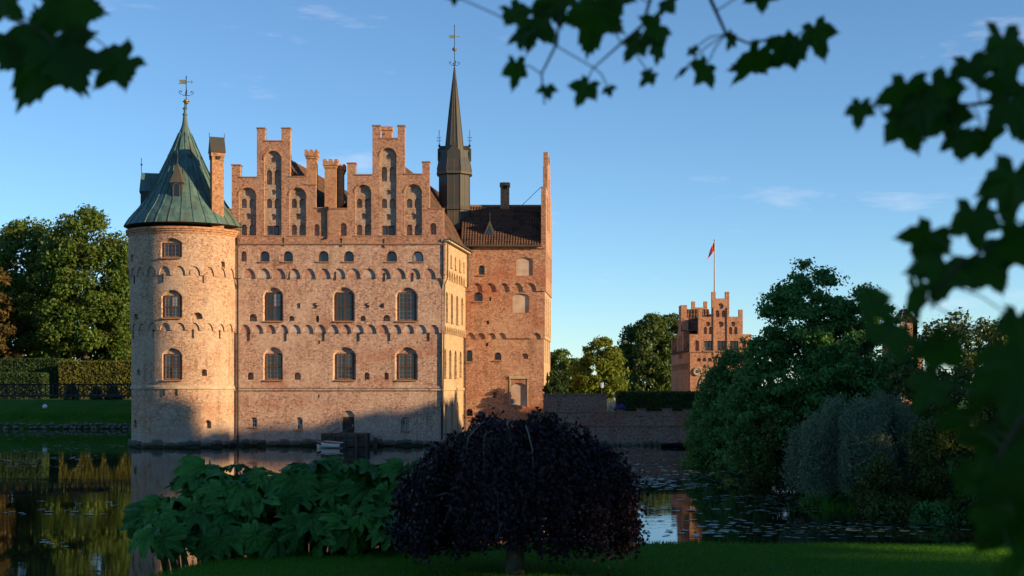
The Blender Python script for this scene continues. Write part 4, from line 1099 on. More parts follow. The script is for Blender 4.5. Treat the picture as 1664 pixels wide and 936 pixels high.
boat('punt', 'low black punt lying by the causeway wall', (at(1099,113.8),113.8,0.0), 2.5, 0.9, 0.28, math.radians(4), M['black_paint'], M['black_paint'], False, 0)

# ------------------------------------------------------------------ causeway and garden wall
cw = thing('causeway_wall', 'low dark brick causeway wall with stone piers standing in the moat', 'wall', (10,117,0))
CY = 117.0; CS = F/CY
CX = lambda px: (px-832)/CS
CZ = lambda py: EYE-(py-630)/CS
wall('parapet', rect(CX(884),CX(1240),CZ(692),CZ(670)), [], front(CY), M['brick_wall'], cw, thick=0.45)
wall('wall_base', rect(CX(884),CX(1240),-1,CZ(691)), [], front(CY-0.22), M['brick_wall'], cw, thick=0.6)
G().box(CX(884),CX(1240),CY-0.3,CY+0.1,CZ(692),CZ(690.5)).obj('ledge', M['coping'], cw)
G().box(CX(884),CX(1240),CY-0.06,CY+0.5,CZ(670),CZ(668.6)).obj('coping', M['coping'], cw)
for a, b, t in ((988,1000,668),(1036,1049,664),(1078,1091,664),(1112,1125,665),(1150,1163,665)):
    pr = G().box(CX(a),CX(b),CY-0.09,CY+0.55,CZ(676),CZ(t+2)).obj('pier', M['brick_wall'], cw)
    if t < 668: G().box(CX(a-1),CX(b+1),CY-0.14,CY+0.6,CZ(t+2),CZ(t)).obj('pier_cap', M['stone'], pr)
r = random.Random(5)
sw = G().lathe((0,0,0),[(0.4,-0.5),(0.52,-0.2),(0.5,0.2),(0.34,0.5)],7)
me_st = [sw.mesh('stone', M['stone'])]
x = CX(940)
while x < CX(1170):
    w = r.uniform(0.4,1.0)
    o = bpy.data.objects.new('stone', me_st[0]); COL.objects.link(o); o.parent = cw; o.matrix_parent_inverse = world_inv(cw)
    o.location = (x+w/2, CY-0.3, r.uniform(0.05,0.22)); o.scale = (w, 0.45, r.uniform(0.3,0.5)); o.rotation_euler = (0,0,r.uniform(-0.3,0.3)); x += w*0.95
gw = thing('garden_wall', 'brick garden wall running right from the foot of the castle', 'wall', (6,118,0))
GS = F/118.0; GX = lambda px: (px-832)/GS; GZ = lambda py: EYE-(py-630)/GS
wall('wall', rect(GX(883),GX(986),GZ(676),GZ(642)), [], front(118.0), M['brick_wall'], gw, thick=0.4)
G().box(GX(882.5),GX(987),117.93,118.5,GZ(642),GZ(640)).obj('coping', M['coping'], gw)
for px in (903,944): G().box(GX(px)-0.15,GX(px)+0.15,117.88,118.0,GZ(670),GZ(650)).obj('buttress', M['brick_wall'], gw)

# street lantern, bollards, flowers
ld = 120.5; lx = at(977.5, ld); lz = EYE-(630-630)/F
lp = thing('lantern', 'iron post lantern with pale blue glass behind the garden wall', 'lantern', (lx,ld,2.55))
zz = lambda py: EYE-(py-630)*ld/F
G().tube([(lx,ld,2.5),(lx,ld,zz(630))],[0.06,0.035],6).obj('post', M['iron'], lp)
gl = G().lathe((lx,ld,0),[(0.10,zz(630)),(0.19,zz(621.5))],6).obj('glass', M['lantern_glass'], lp)
G().lathe((lx,ld,0),[(0.24,zz(621.5)),(0.24,zz(621)),(0.05,zz(617.5)),(0.03,zz(616))],6).obj('cap', M['iron'], lp)
for px, yb, yt, rr, lb in ((989.5,662,651,0.13,'shorter pale stone bollard at the end of the garden wall'),(997.5,660,646.5,0.15,'taller pale stone bollard beside the blue flowers')):
    D = 121.5; z0 = EYE-(yb-630)*D/F-0.35; z1 = EYE-(yt-630)*D/F
    tag(G().lathe((at(px,D),D,0),[(rr*1.1,z0),(rr,z0+0.2),(rr*0.95,z1-0.15),(rr*0.7,z1-0.03),(rr*0.2,z1)],10).obj('stone_bollard', M['white_frame'], smooth=True), lb, 'bollard', 'stone bollards by the garden wall')
fb = thing('flower_tub', 'tub of blue flowers beside the bollards on the causeway', 'flowers', (at(1007,120.5),120.5,2.5))
c0 = Vector((at(1007,120.5),120.5,2.9))

# ------------------------------------------------------------------ foliage generators
def quads_mesh(name, centers, U, V, mat):
    """rhombus leaves: centre, half-length vector V, half-width vector U"""
    n = len(centers)
    co = np.empty((n, 4, 3), dtype=np.float32)
    co[:,0] = centers - V; co[:,1] = centers + U - V*0.1; co[:,2] = centers + V; co[:,3] = centers - U - V*0.1
    idx = np.arange(n*4, dtype=np.int32).reshape(n, 4)
    me = fast_mesh(name, co.reshape(-1,3), idx, 4, mat); return me
def unit(a): return a / np.maximum(1e-9, np.linalg.norm(a, axis=-1, keepdims=True))
def leaf_cloud(n_per, clumps, size, rg, flat=1.0, droop=0.0, aspect=0.55, shell=0.55):
    """clumps: array (k,4+) x y z r ; returns centers,U,V"""
    k = len(clumps); n = n_per*k
    ci = np.repeat(np.arange(k), n_per)
    d = unit(rg.normal(size=(n,3)))
    rad = (shell + (1-shell)*rg.random(n)) * (0.8+0.4*rg.random(n))
    off = d * rad[:,None]; off[:,2] *= flat
    c = clumps[ci,:3] + off*clumps[ci,3:4]
    nrm = unit(d + 0.9*rg.normal(size=(n,3)) + np.array([0,0,0.5]))
    a = unit(np.cross(nrm, rg.normal(size=(n,3)))); a[:,2] -= droop; a = unit(a)
    b = unit(np.cross(nrm, a))
    s = size*(0.65+0.7*rg.random(n))[:,None]
    return c, b*s*aspect, a*s
def crown_clumps(rg, k, rx, ry, rz, shape, rmin, rmax, inner=0.5):
    """clump centres in a crown volume; shape(t) radius factor by height t in 0..1"""
    out = []
    while len(out) < k:
        t = rg.random(); a = rg.random()*2*PI; f = shape(t)
        if rg.random() > max(0.15, f): continue
        rr = (inner + (1-inner)*math.sqrt(rg.random()))*f
        out.append((rx*rr*math.cos(a), ry*rr*math.sin(a), rz*t, rmin+(rmax-rmin)*rg.random()))
    return np.array(out)
def make_tree(name, label, base, h0, rx, ry, rz, shape, k, n_per, leaf, mat, seed, trunk_r=0.25, flat=0.7, group=None, cat='tree', rmin=0.8, rmax=1.6,
              bark='bark', aspect=0.55, inner=0.45, droop=0.0, limbs=14, shell=0.5):
    rg = np.random.default_rng(seed)
    t = thing(name, label, cat, base, group)
    cl = crown_clumps(rg, k, rx, ry, rz, shape, rmin, rmax, inner); cl[:,2] += h0
    c, U, V = leaf_cloud(n_per, cl, leaf, rg, flat, droop, aspect, shell)
    cr = link('crown', quads_mesh('crown', c, U, V, M[mat]), t, loc=(0,0,0)); cr['kind'] = 'stuff'
    g = G(); top = h0 + rz*0.85
    pts = [(0.0,0.0,-0.3)] + [(rg.normal()*0.05*i, rg.normal()*0.05*i, top*i/5) for i in range(1,6)]
    g.tube(pts, [trunk_r*1.25, trunk_r, trunk_r*0.85, trunk_r*0.6, trunk_r*0.35, trunk_r*0.08], 8)
    tr = g.obj('trunk', M[bark], None, smooth=True); tr.parent = t
    order = rg.permutation(len(cl))[:limbs]
    for i in order:
        e = Vector(cl[i,:3]); s0 = Vector((0,0,max(h0*0.5, e.z*0.55)))
        mid = s0.lerp(e, 0.5) + Vector((0,0,-0.06*(e-s0).length))
        o = G().tube([s0, mid, e], [trunk_r*0.35, trunk_r*0.2, trunk_r*0.05], 5).obj('limb', M[bark], None, smooth=True); o.parent = t
    return t
def hz(x, y): return float(height(np.array([x*1.0]), np.array([y*1.0]))[0])
dome = lambda t: math.sqrt(max(0, 1-(2*t-0.85)**2/1.35)) if t < 0.999 else 0
ovoid = lambda t: max(0.05, math.sin(PI*min(1, 0.12+0.88*t))**0.7)
cone = lambda t: max(0.06, (1-t)**0.75*(0.55+0.45*min(1, t/0.12)))

def hedge(name, label, x0, x1, y0, y1, z0, z1, mat, seed, dens=90, leaf=0.10, rz=0.0, group=None, cat='hedge', core=True):
    rg = np.random.default_rng(seed)
    c0 = Vector(((x0+x1)/2,(y0+y1)/2,z0)); t = thing(name, label, cat, c0, group, rz)
    hx, hy, h = (x1-x0)/2, (y1-y0)/2, z1-z0
    o = G().box(-hx+0.08,hx-0.08,-hy+0.08,hy-0.08,-0.3,h-0.08).obj('hedge_core', M['hedge_core'], None); o.parent = t
    faces = [((-hx,-hy,0),(2*hx,0,0),(0,0,h),(0,-1,0)),((-hx,hy,0),(2*hx,0,0),(0,0,h),(0,1,0)),((-hx,-hy,0),(0,2*hy,0),(0,0,h),(-1,0,0)),((hx,-hy,0),(0,2*hy,0),(0,0,h),(1,0,0)),((-hx,-hy,h),(2*hx,0,0),(0,2*hy,0),(0,0,1))]
    C=[];N=[]
    for p, a, b, n in faces:
        p,a,b,n = map(np.array,(p,a,b,n)); ar = np.linalg.norm(a)*np.linalg.norm(b); k = int(ar*dens)
        q = p + rg.random((k,1))*a + rg.random((k,1))*b + n*(rg.normal(size=(k,1))*0.05 - 0.01)
        C.append(q); N.append(np.repeat(n[None],k,0))
    C = np.concatenate(C); N = np.concatenate(N).astype(float)
    nrm = unit(N + 0.8*rg.normal(size=N.shape)); a = unit(np.cross(nrm, rg.normal(size=N.shape))); b = np.cross(nrm,a)
    s = leaf*(0.6+0.8*rg.random(len(C)))[:,None]
    f = link('foliage', quads_mesh('foliage', C, b*s*0.6, a*s, M[mat]), t, loc=(0,0,0)); f['kind'] = 'stuff'
    return t
def blob_bush(name, label, base, rx, ry, h, mat, seed, k=60, n_per=60, leaf=0.1, rmin=0.2, rmax=0.4, shape=dome, group=None, cat='bush', core=False, aspect=0.6, flat=0.9, h0=0.0):
    rg = np.random.default_rng(seed); t = thing(name, label, cat, base, group)
    cl = crown_clumps(rg, k, rx, ry, h, shape, rmin, rmax, 0.35); cl[:,2] += h0
    c, U, V = leaf_cloud(n_per, cl, leaf, rg, flat, 0.1, aspect, 0.3)
    f = link('foliage', quads_mesh('foliage', c, U, V, M[mat]), t, loc=(0,0,0)); f['kind'] = 'stuff'
    g = G()
    for i in range(5):
        e = cl[rg.integers(len(cl)),:3]; g.tube([(0,0,-0.2),(e[0]*0.4,e[1]*0.4,e[2]*0.5),tuple(e)],[0.06,0.04,0.01],5)
    o = g.obj('stem', M['bark'], None); o.parent = t
    return t
rg = np.random.default_rng(2)
cl = np.array([[0,0,0.55,0.25],[-0.25,0,0.5,0.22],[0.25,0,0.5,0.2],[0.1,-0.1,0.65,0.2]])
c,U,V = leaf_cloud(260, cl, 0.07, rg, 0.9)
o = link('blossom', quads_mesh('blossom', c, U, V, M['flower_blue']), fb, loc=(0,0,0)); o['kind']='stuff'
c,U,V = leaf_cloud(120, cl-np.array([0,0,0.12,0]), 0.10, rg, 0.9)
o = link('foliage', quads_mesh('foliage', c, U, V, M['leaf_shrub']), fb, loc=(0,0,0)); o['kind']='stuff'
o = G().lathe((0,0,0),[(0.26,-0.05),(0.34,0.35),(0.37,0.37),(0.37,0.41),(0.3,0.41)],12).obj('tub', M['coping'], None); o.parent = fb

# behind the causeway: hedges, trees
hedge('clipped_hedge', 'long dark clipped hedge behind the causeway wall, below the gatehouse', at(1004,123), at(1150,123), 122.6, 124.6, 2.3, EYE-(638-630)*123/F, 'leaf_hedge', 21, dens=220, leaf=0.11)
hedge('clipped_hedge', 'square clipped hedge block close to the castle corner', at(895,131), at(922,131), 130, 132, 2.3, EYE+(630-605.5)*131/F, 'leaf_hedge', 22, dens=220, leaf=0.11)
for px, s, lb in ((892.5,0.55,'round clipped bush touching the castle corner behind the wall'),(905.5,0.5,'round clipped bush in front of the square hedge block')):
    blob_bush('topiary_bush', lb, (at(px,124),124,2.5), s, s, 2.95, 'leaf_hedge', 30+int(px), k=60, n_per=90, leaf=0.07, rmin=0.18, rmax=0.25, shape=ovoid, group='round topiary by the castle', h0=0.3)
make_tree('garden_tree', 'rounded sunlit yellow green tree behind the lantern', (at(976,138),138,2.5), 0.9, 2.55, 2.5, 6.1, ovoid, 75, 170, 0.17, 'leaf_bright', 41, 0.16, rmin=0.5, rmax=0.9, group='trees behind the causeway')
make_tree('garden_tree', 'farther low tree between castle corner and sunlit round tree', (at(912,165),165,2.5), 0.6, 2.4, 2.2, 5.9, ovoid, 50, 120, 0.2, 'leaf_far', 42, 0.18, rmin=0.6, rmax=1.0, group='trees behind the causeway')
make_tree('lime_tree', 'tall dark green tree left of the gatehouse', (at(1052,245),245,2.5), 0.4, 4.9, 4.6, 14.0, lambda t: ovoid(t*0.93), 150, 190, 0.26, 'leaf_dark', 43, 0.3, rmin=0.9, rmax=1.8, group='trees behind the causeway')
make_tree('lime_tree', 'slim dark tree touching the gatehouse side wall', (at(1092,255),255,2.5), 0.4, 4.0, 4.0, 14.6, lambda t: ovoid(t*0.93), 100, 170, 0.26, 'leaf_dark', 44, 0.3, rmin=0.9, rmax=1.6, group='trees behind the causeway')

# ------------------------------------------------------------------ gatehouse
HD = 140.0; HS = F/HD
HX = lambda px: (px-832)/HS
HZ = lambda py: EYE+(630-py)/HS
gate = thing('gatehouse', 'sunlit brick gatehouse with stepped gables and flagpole', 'gatehouse', (HX(1171),HD+7,2.5))
cx = 1171.0
left = [(1121,543),(1135,543),(1135,503),(1141,503),(1141,514.6),(1157,514.6),(1157,474),(1163,474),(1163,485)]
outl = left + [(2*cx-a, b) for a, b in reversed(left)]
o = [(HX(1121),1.5),(HX(2*cx-1121),1.5)] + [(HX(a),HZ(b)) for a, b in reversed(outl)]
holes = [(arch(HX(1141),HX(1201),1.6,HZ(599)), 1.2)]
for c in (1150.5,1172.5,1193): holes.append((rect(HX(c-6.8),HX(c+6.8),HZ(570),HZ(554)), 0.3))
for k in range(-5, 6): holes.append((arch(HX(cx+k*8.8-3.2),HX(cx+k*8.8+3.2),HZ(587.5),HZ(581.5)), 0.2))
for c in (1133, 2*cx-1133): holes.append((arch(HX(c-3),HX(c+3),HZ(570),HZ(553)), 0.2))
for s in (-1, 1):
    q = cx + s*20.5
    for t in (-4.2, 4.2): holes.append((arch(HX(q+t-2.6),HX(q+t+2.6),HZ(543),HZ(531)), 0.2))
    holes.append((disc(HX(q),HZ(526.5),0.24), 0.15))
for t in (-5,5): holes.append((arch(HX(cx+t-3),HX(cx+t+3),HZ(515.5),HZ(504)), 0.2))
holes.append((disc(HX(cx),HZ(497.5),0.3), 0.15)); holes.append((disc(HX(cx),HZ(527),0.3), 0.15))
wall('front_wall', o, holes, front(HD), M['brick_gate'], gate, thick=0.6)
for c in (1150.5,1172.5,1193): add_window(gate, (HX(c), HD+0.2, HZ(570)), 0.8, HZ(554.3)-HZ(570), cols=3, rows=2, mullions=False, mat='wood_frame')
# pale ring round the gateway, pilasters, emblem
acx = HX(cx); R_ = HX(1201)-HX(cx); zc_ = HZ(599)-R_
g = G(); n = 17
pts = [(acx+R_*math.cos(PI*i/(n-1)), zc_+R_*math.sin(PI*i/(n-1))) for i in range(n)]
po = [(acx+(R_+0.34)*math.cos(PI*i/(n-1)), zc_+(R_+0.34)*math.sin(PI*i/(n-1))) for i in range(n)]
g.add([(u,HD-0.08,v) for u,v in pts]+[(u,HD-0.08,v) for u,v in po]+[(u,HD+0.1,v) for u,v in pts]+[(u,HD+0.1,v) for u,v in po],
      [(i,i+1,i+1+n,i+n) for i in range(n-1)]+[(i+n,i+1+n,i+1+3*n,i+3*n) for i in range(n-1)]+[(i,i+1,i+1+2*n,i+2*n) for i in range(n-1)])
g.obj('archivolt', M['plaster'], gate)
for px in (1160, 2*cx-1160): G().box(HX(px-0.9),HX(px+0.9),HD-0.08,HD-0.003,HZ(577),HZ(500)).obj('pilaster', M['brick_gate'], gate)
G().box(HX(1121)-0.05,HX(2*cx-1121)+0.05,HD-0.07,HD-0.003,HZ(572.5),HZ(571)).obj('string_course', M['brick_gate'], gate)
for px in (1133.3, 2*cx-1133.3):
    em = G().extrude(disc(HX(px),HZ(603.8),0.42,20), lambda u,v,d:(u,HD-0.1+d,v), 0, 0.1).obj('emblem', M['pale_plaster'], gate)
    q = [HX(px)+0.36*math.cos(2*PI*i/20) for i in range(20)]
    g = G().tube([(HX(px)+0.38*math.cos(2*PI*i/20),HD-0.11,HZ(603.8)+0.38*math.sin(2*PI*i/20)) for i in range(21)],0.035,5)
    g.obj('emblem_rim', M['plaster'], em)
    t = bpy.data.objects.new('monogram', to_mesh_text('IS', 0.42, 0.015, M['dark_wood'], 'monogram')); COL.objects.link(t); t.parent = em; t.matrix_parent_inverse = world_inv(em)
    t.location = (HX(px),HD-0.12,HZ(603.8)-0.14); t.rotation_euler = (PI/2,0,0)
# side wall, in shade, with its own small stepped gable
GL = 15.7
sidefn = lambda u,v,d: Vector((HX(1121)+d, HD+GL-u, v))
ev = HZ(571)
so_ = [(0,1.5),(GL-0.003,1.5),(GL-0.003,ev),(10.4,ev),(10.4,ev+2.2),(9.6,ev+2.2),(9.6,ev+3.6),(9.0,ev+3.6),(9.0,ev+3.3),(8.6,ev+3.3),(8.6,ev+5.0),(6.4,ev+5.0),(6.4,ev+3.3),(6.0,ev+3.3),(6.0,ev+3.6),(5.4,ev+3.6),(5.4,ev+2.2),(4.6,ev+2.2),(4.6,ev),(0,ev)]
so_ = [(GL-0.003-u if False else u, v) for u, v in so_]
hs = [(arch(u-0.45,u+0.45,ev-0.6,ev+1.9),0.25) for u in (6.6,8.4)] + [(rect(u-0.14,u+0.14,3,HZ(614)),0.4) for u in (4.2,6.6,9.0)] + [(arch(0.7+0.9*k-0.3,0.7+0.9*k+0.3,ev-1.75,ev-1.1),0.18) for k in range(16)]
wall('side_wall', so_, hs, sidefn, M['brick_gate'], gate, thick=0.6)
wall('side_wall', rect(0,GL,1.5,ev), [], lambda u,v,d: Vector((HX(2*cx-1121)-d, HD+u, v)), M['brick_gate'], gate, thick=0.6)
wall('rear_gable', [(HX(a),HZ(b)) if b > 0 else (HX(a),1.5) for a,b in [(1121,-1),(2*cx-1121,-1)]+list(reversed(outl))], [], front(HD+GL), M['brick_gate'], gate, thick=0.6)
xa, xb = HX(1121)-0.1, HX(2*cx-1121)+0.1; rz_ = HZ(505)
tile_roof('roof', (xa,HD+GL,ev),(xa,HD+0.6,ev),(HX(cx),HD+0.6,rz_),(HX(cx),HD+GL,rz_), gate, tw=0.35, tr=0.5)
tile_roof('roof', (xb,HD+0.6,ev),(xb,HD+GL,ev),(HX(cx),HD+GL,rz_),(HX(cx),HD+0.6,rz_), gate, tw=0.35, tr=0.5)
tile_roof('roof', (xa-0.1,HD+GL-5.4,ev+2.2),(HX(cx),HD+GL-5.4,ev+2.2),(HX(cx),HD+GL-7.5,ev+4.6),(xa+0.5,HD+GL-7.5,ev+4.6), gate, tw=0.35, tr=0.5)
tile_roof('roof', (HX(cx),HD+GL-9.6,ev+2.2),(xa-0.1,HD+GL-9.6,ev+2.2),(xa+0.5,HD+GL-7.5,ev+4.6),(HX(cx),HD+GL-7.5,ev+4.6), gate, tw=0.35, tr=0.5)
# flagpole on the gatehouse
fd = HD+1.2; fz = lambda py: EYE+(630-py)*fd/F; fx = at(1161.2, fd)
fp = link('flagpole', G().tube([(fx,fd,fz(490)),(fx,fd,fz(391))],[0.09,0.045],8).ball((fx,fd,fz(390.5)),0.1,8,6).mesh('flagpole', M['white_frame']), gate)
g = G(); N = 9; vs=[]
for i in range(N):
    t = i/(N-1)
    for j in range(6):
        s = j/5
        x = fx - 0.05 - 0.6*s*(0.45+0.55*t) - 0.14*t*s; z = fz(393) - 1.6*t*(0.55+0.1*s) - 0.85*s*(0.6+0.4*t)
        y = fd + 0.12*math.sin(s*7+t*3)*s
        vs.append((x,y,z))
fl = [(i*6+j,i*6+j+1,(i+1)*6+j+1,(i+1)*6+j) for i in range(N-1) for j in range(5)]
me = G().add(vs, fl).mesh('flag', M['red_cloth'], True); me.materials.append(M['white_cloth'])
for p in me.polygons:
    i, j = divmod(p.index, 5)
    if i == 4 and j > 2: p.material_index = 1
link('flag', me, fp)

# tiled outbuilding glimpsed through the leaves at the right
OD = 150.0; ox = at(1478,OD)
ob = thing('stable_turret', 'brick outbuilding with steep pale tiled roof glimpsed between the blurred leaves', 'building', (ox,OD,2.5))
oz = lambda py: EYE+(630-py)*OD/F
ux0, ux1 = at(1464,OD), at(1491,OD)
wall('wall', rect(ux0,ux1,2,oz(524)), [(arch(ux0+0.4,ux0+1.0,6,8),0.2)], front(OD), M['brick_gate'], ob)
wall('wall', rect(0,4,2,oz(524)), [], lambda u,v,d: Vector((ux1-d,OD+u,v)), M['brick_gate'], ob)
xm = (ux0+ux1)/2
tile_roof('roof', (ux0-0.1,OD-0.1,oz(524)),(ux1+0.1,OD-0.1,oz(524)),(xm+0.15,OD+1.6,oz(501)),(xm-0.15,OD+1.6,oz(501)), ob)
tile_roof('roof', (ux1+0.1,OD-0.1,oz(524)),(ux1+0.1,OD+4.1,oz(524)),(xm+0.15,OD+2.4,oz(501)),(xm+0.15,OD+1.6,oz(501)), ob)
tile_roof('roof', (ux0-0.1,OD+4.1,oz(524)),(ux0-0.1,OD-0.1,oz(524)),(xm-0.15,OD+1.6,oz(501)),(xm-0.15,OD+2.4,oz(501)), ob)
G().bar((xm,OD+2,oz(502)),(xm,OD+2,oz(493)),0.03).ball((xm,OD+2,oz(497)),0.1).obj('finial', M['iron'], ob)
wall('wall', rect(at(1436,OD+4),at(1500,OD+4),2,oz(548)), [], front(OD+4.2), M['brick_gate'], ob)

# ------------------------------------------------------------------ left bank: footbridge, hedges, trees, stones
BD = 131.0; BX = lambda px: at(px,BD); BZ = lambda py: EYE-(py-630)*BD/F
fbz = thing('footbridge', 'black iron lattice footbridge leading left from the round tower', 'bridge', (BX(110),BD,BZ(642)))
x0, x1 = BX(-60), BX(232)
nd = int((x1-x0)/0.6)
for k in range(nd): G().box(x0+k*0.6,x0+k*0.6+0.57,BD-0.05,BD+1.5,BZ(642),BZ(641)).obj('plank', M['dark_wood'], fbz)
G().box(x0,x1,BD-0.1,BD+0.05,BZ(645),BZ(642.3)).box(x0,x1,BD+1.45,BD+1.6,BZ(645),BZ(642.3)).obj('beam', M['iron'], fbz)
for yy in (BD, BD+1.5):
    G().bar((x0,yy,BZ(624.5)),(x1,yy,BZ(624.5)),0.055).obj('rail', M['iron'], fbz)
    nb = 14
    for k in range(nb+1):
        x = x0+(x1-x0)*k/nb; G().box(x-0.045,x+0.045,yy-0.045,yy+0.045,BZ(642),BZ(623.5)).obj('post', M['iron'], fbz)
        if k < nb:
            xn = x0+(x1-x0)*(k+1)/nb
            G().bar((x,yy,BZ(641)),(xn,yy,BZ(625)),0.03).bar((x,yy,BZ(625)),(xn,yy,BZ(641)),0.03).obj('lattice', M['iron'], fbz)
for k in (0.02,):
    x = x0+(x1-x0)*k; G().box(x-0.12,x+0.12,BD+0.1,BD+0.3,-0.9,BZ(645)).box(x-0.12,x+0.12,BD+1.2,BD+1.4,-0.9,BZ(645)).obj('pier', M['iron'], fbz)
hedge('tall_hedge', 'tall clipped hedge tinted sunlit golden green behind the footbridge by the tower', at(96,186), at(235,186), 186, 189, 3.2, EYE+(630-588)*186/F, 'leaf_hedge_sunlit', 51, dens=70, leaf=0.17)
hedge('tall_hedge', 'tall dark clipped hedge at the far left under the trees', at(-60,190), at(95,190), 190, 193, 3.2, EYE+(630-584)*190/F, 'leaf_hedge', 52, dens=60, leaf=0.18)
hedge('low_hedge', 'lower dark hedge block in front of the tall hedges', at(-50,180), at(69,180), 180, 182.5, 3.2, EYE+(630-607)*180/F, 'leaf_hedge', 53, dens=60, leaf=0.17)
for px, w, top, lb in ((116,16,628,'dark pointed yew by the footbridge, left of two others'),(157,10,632,'slim dark yew between two clipped bushes'),(184,17,631,'broad clipped yew nearest the round tower')):
    D = 171; blob_bush('yew_bush', lb, (at(px,D),D,2.6), w*D/F, w*D/F*0.9, EYE-(top-630)*D/F-2.4, 'leaf_hedge', 60+px, k=70, n_per=80, leaf=0.11, rmin=0.25, rmax=0.4, shape=lambda t: max(0.1,(1-t*0.95)**0.6), group='yews on the far bank')
tag(G().ball((at(73,167.5),167.5,EYE-(660.5-630)*167.5/F),0.28,16,12).obj('white_globe', M['white_paint'], smooth=True), 'small white globe standing on the grassy bank', 'globe')
rg = np.random.default_rng(77)
sm_ = []
for k in range(4):
    g = G().lathe((0,0,0),[(0.25,-0.45),(0.5,-0.2),(0.5,0.15),(0.3,0.42)],7,k)
    g.v = [(x*rg.uniform(0.85,1.15),y*rg.uniform(0.85,1.15),z*rg.uniform(0.85,1.15)) for x,y,z in g.v]
    sm_.append(g.mesh('bank_stone', M['stone']))
x = at(-30,163.5)
while x < -29:
    w = rg.uniform(0.45,1.05)
    for row in range(2):
        o = bpy.data.objects.new('bank_stone', sm_[rg.integers(4)]); COL.objects.link(o); o.parent = ground
        o.location = (x+w/2+rg.uniform(-.2,.2), 163.0+0.35*math.sin(x*0.25)+row*0.5, 0.12+row*0.35+rg.uniform(-.1,.1)); o.scale = (w*0.85,0.6,rg.uniform(0.25,0.5)); o.rotation_euler = (0,0,rg.uniform(0,6))
    x += w*0.95
def fringe(name, label, pts, n, h0, h1, seed, w=0.03):
    rg = np.random.default_rng(seed); co = np.empty((n,3,3))
    for i in range(n):
        a, b = pts[rg.integers(len(pts)-1)], None
        k = rg.integers(len(pts)-1); a, b = pts[k], pts[k+1]; t = rg.random()
        x = a[0]+(b[0]-a[0])*t+rg.normal()*0.25; y = a[1]+(b[1]-a[1])*t+rg.normal()*0.35
        z = max(-0.05, hz(x,y)); hh = rg.uniform(h0,h1); an = rg.random()*PI; lx, ly = rg.normal()*0.25*hh, rg.normal()*0.25*hh
        co[i,0] = (x-math.cos(an)*w,y-math.sin(an)*w,z-0.05); co[i,1] = (x+math.cos(an)*w,y+math.sin(an)*w,z-0.05); co[i,2] = (x+lx,y+ly,z+hh)
    o = link(name, fast_mesh(name, co.reshape(-1,3), np.arange(n*3).reshape(n,3), 3, M['grass'])); o['kind'] = 'stuff'; o['label'] = label; o['category'] = 'grass'
def hz(x, y): return float(height(np.array([x*1.0]), np.array([y*1.0]))[0])
fringe('bank_grass', 'rough grass fringing the stones of the far left bank', [(-62,163.9),(-30,163.9)], 2600, 0.2, 0.6, 3)
fringe('bank_grass', 'longer grass on the slope of the far left bank', [(-62,166.5),(-30,166.5)], 2600, 0.15, 0.4, 4)
fringe('shore_reeds', 'thin reeds along the near shore at the edge of the lawn', [(-6.6,21.5),(-5,25),(-3,26.9),(2,27.7),(10,27.8),(12,27.9)], 1800, 0.12, 0.38, 5, w=0.006)
fringe('shore_reeds', 'reeds standing in the water below the right bank shrubs', [(13,62),(12.2,55),(16,51),(22,49.5)], 900, 0.2, 0.7, 6, w=0.012)
# trees of the far left bank
make_tree('park_tree', 'big broad green tree on the far bank, next to the round tower', (at(140,200),200,3.2), 1.5, 8.8, 7.0, 25.4, ovoid, 260, 230, 0.26, 'leaf_far', 71, 0.5, rmin=1.2, rmax=2.4, group='trees on the far left bank')
make_tree('park_tree', 'darker green tree behind, between rusty tree and big tree', (at(50,208),208,3.2), 1.5, 7.0, 6.0, 25.6, ovoid, 190, 210, 0.28, 'leaf_far', 72, 0.5, rmin=1.2, rmax=2.4, group='trees on the far left bank')
make_tree('park_tree', 'rust brown tree at the far left edge', (at(-12,196),196,3.2), 1.2, 3.9, 4.0, 17.0, ovoid, 80, 170, 0.28, 'leaf_rust', 73, 0.4, rmin=0.9, rmax=1.6, group='trees on the far left bank')
make_tree('park_tree', 'small green tree hidden partly behind the round tower', (at(215,206),206,3.2), 1.0, 5.0, 5.0, 19.5, ovoid, 130, 200, 0.28, 'leaf_far', 74, 0.4, rmin=1.0, rmax=2.0, group='trees on the far left bank')
make_tree('park_tree', 'dark green tree behind the rusty tree at the left edge', (at(-30,215),215,3.2), 1.0, 6.0, 6.0, 26.0, ovoid, 140, 190, 0.3, 'leaf_far', 75, 0.4, rmin=1.2, rmax=2.2, group='trees on the far left bank')

# ------------------------------------------------------------------ right bank trees and shrubs
def rb(px, D): x = at(px, D); return (x, D, hz(x, D)-0.1)
make_tree('elm_tree', 'tall spreading green tree on the right bank beside the gatehouse', rb(1312,72), 0.3, 5.0, 4.0, 10.2, lambda t: max(0.10,(1-t)**0.55*(0.8+0.2*min(1,t/0.2))), 420, 190, 0.10, 'leaf_elm', 81, 0.28, flat=0.55, rmin=0.4, rmax=1.0, inner=0.3, aspect=0.6, limbs=50, shell=0.1)
make_tree('elm_tree', 'smaller green tree in front of the gatehouse archway', rb(1188,86), 0.2, 3.0, 2.6, 7.6, lambda t: max(0.10,(1-t)**0.5), 230, 190, 0.10, 'leaf_elm', 80, 0.2, flat=0.6, rmin=0.4, rmax=0.9, inner=0.3, limbs=25, shell=0.1)
make_tree('elm_tree', 'lower green tree right of the tall spreading tree', rb(1400,70), 0.3, 3.4, 3.0, 8.4, ovoid, 190, 190, 0.10, 'leaf_elm', 82, 0.2, flat=0.6, rmin=0.4, rmax=0.9, inner=0.35, limbs=20, shell=0.15)
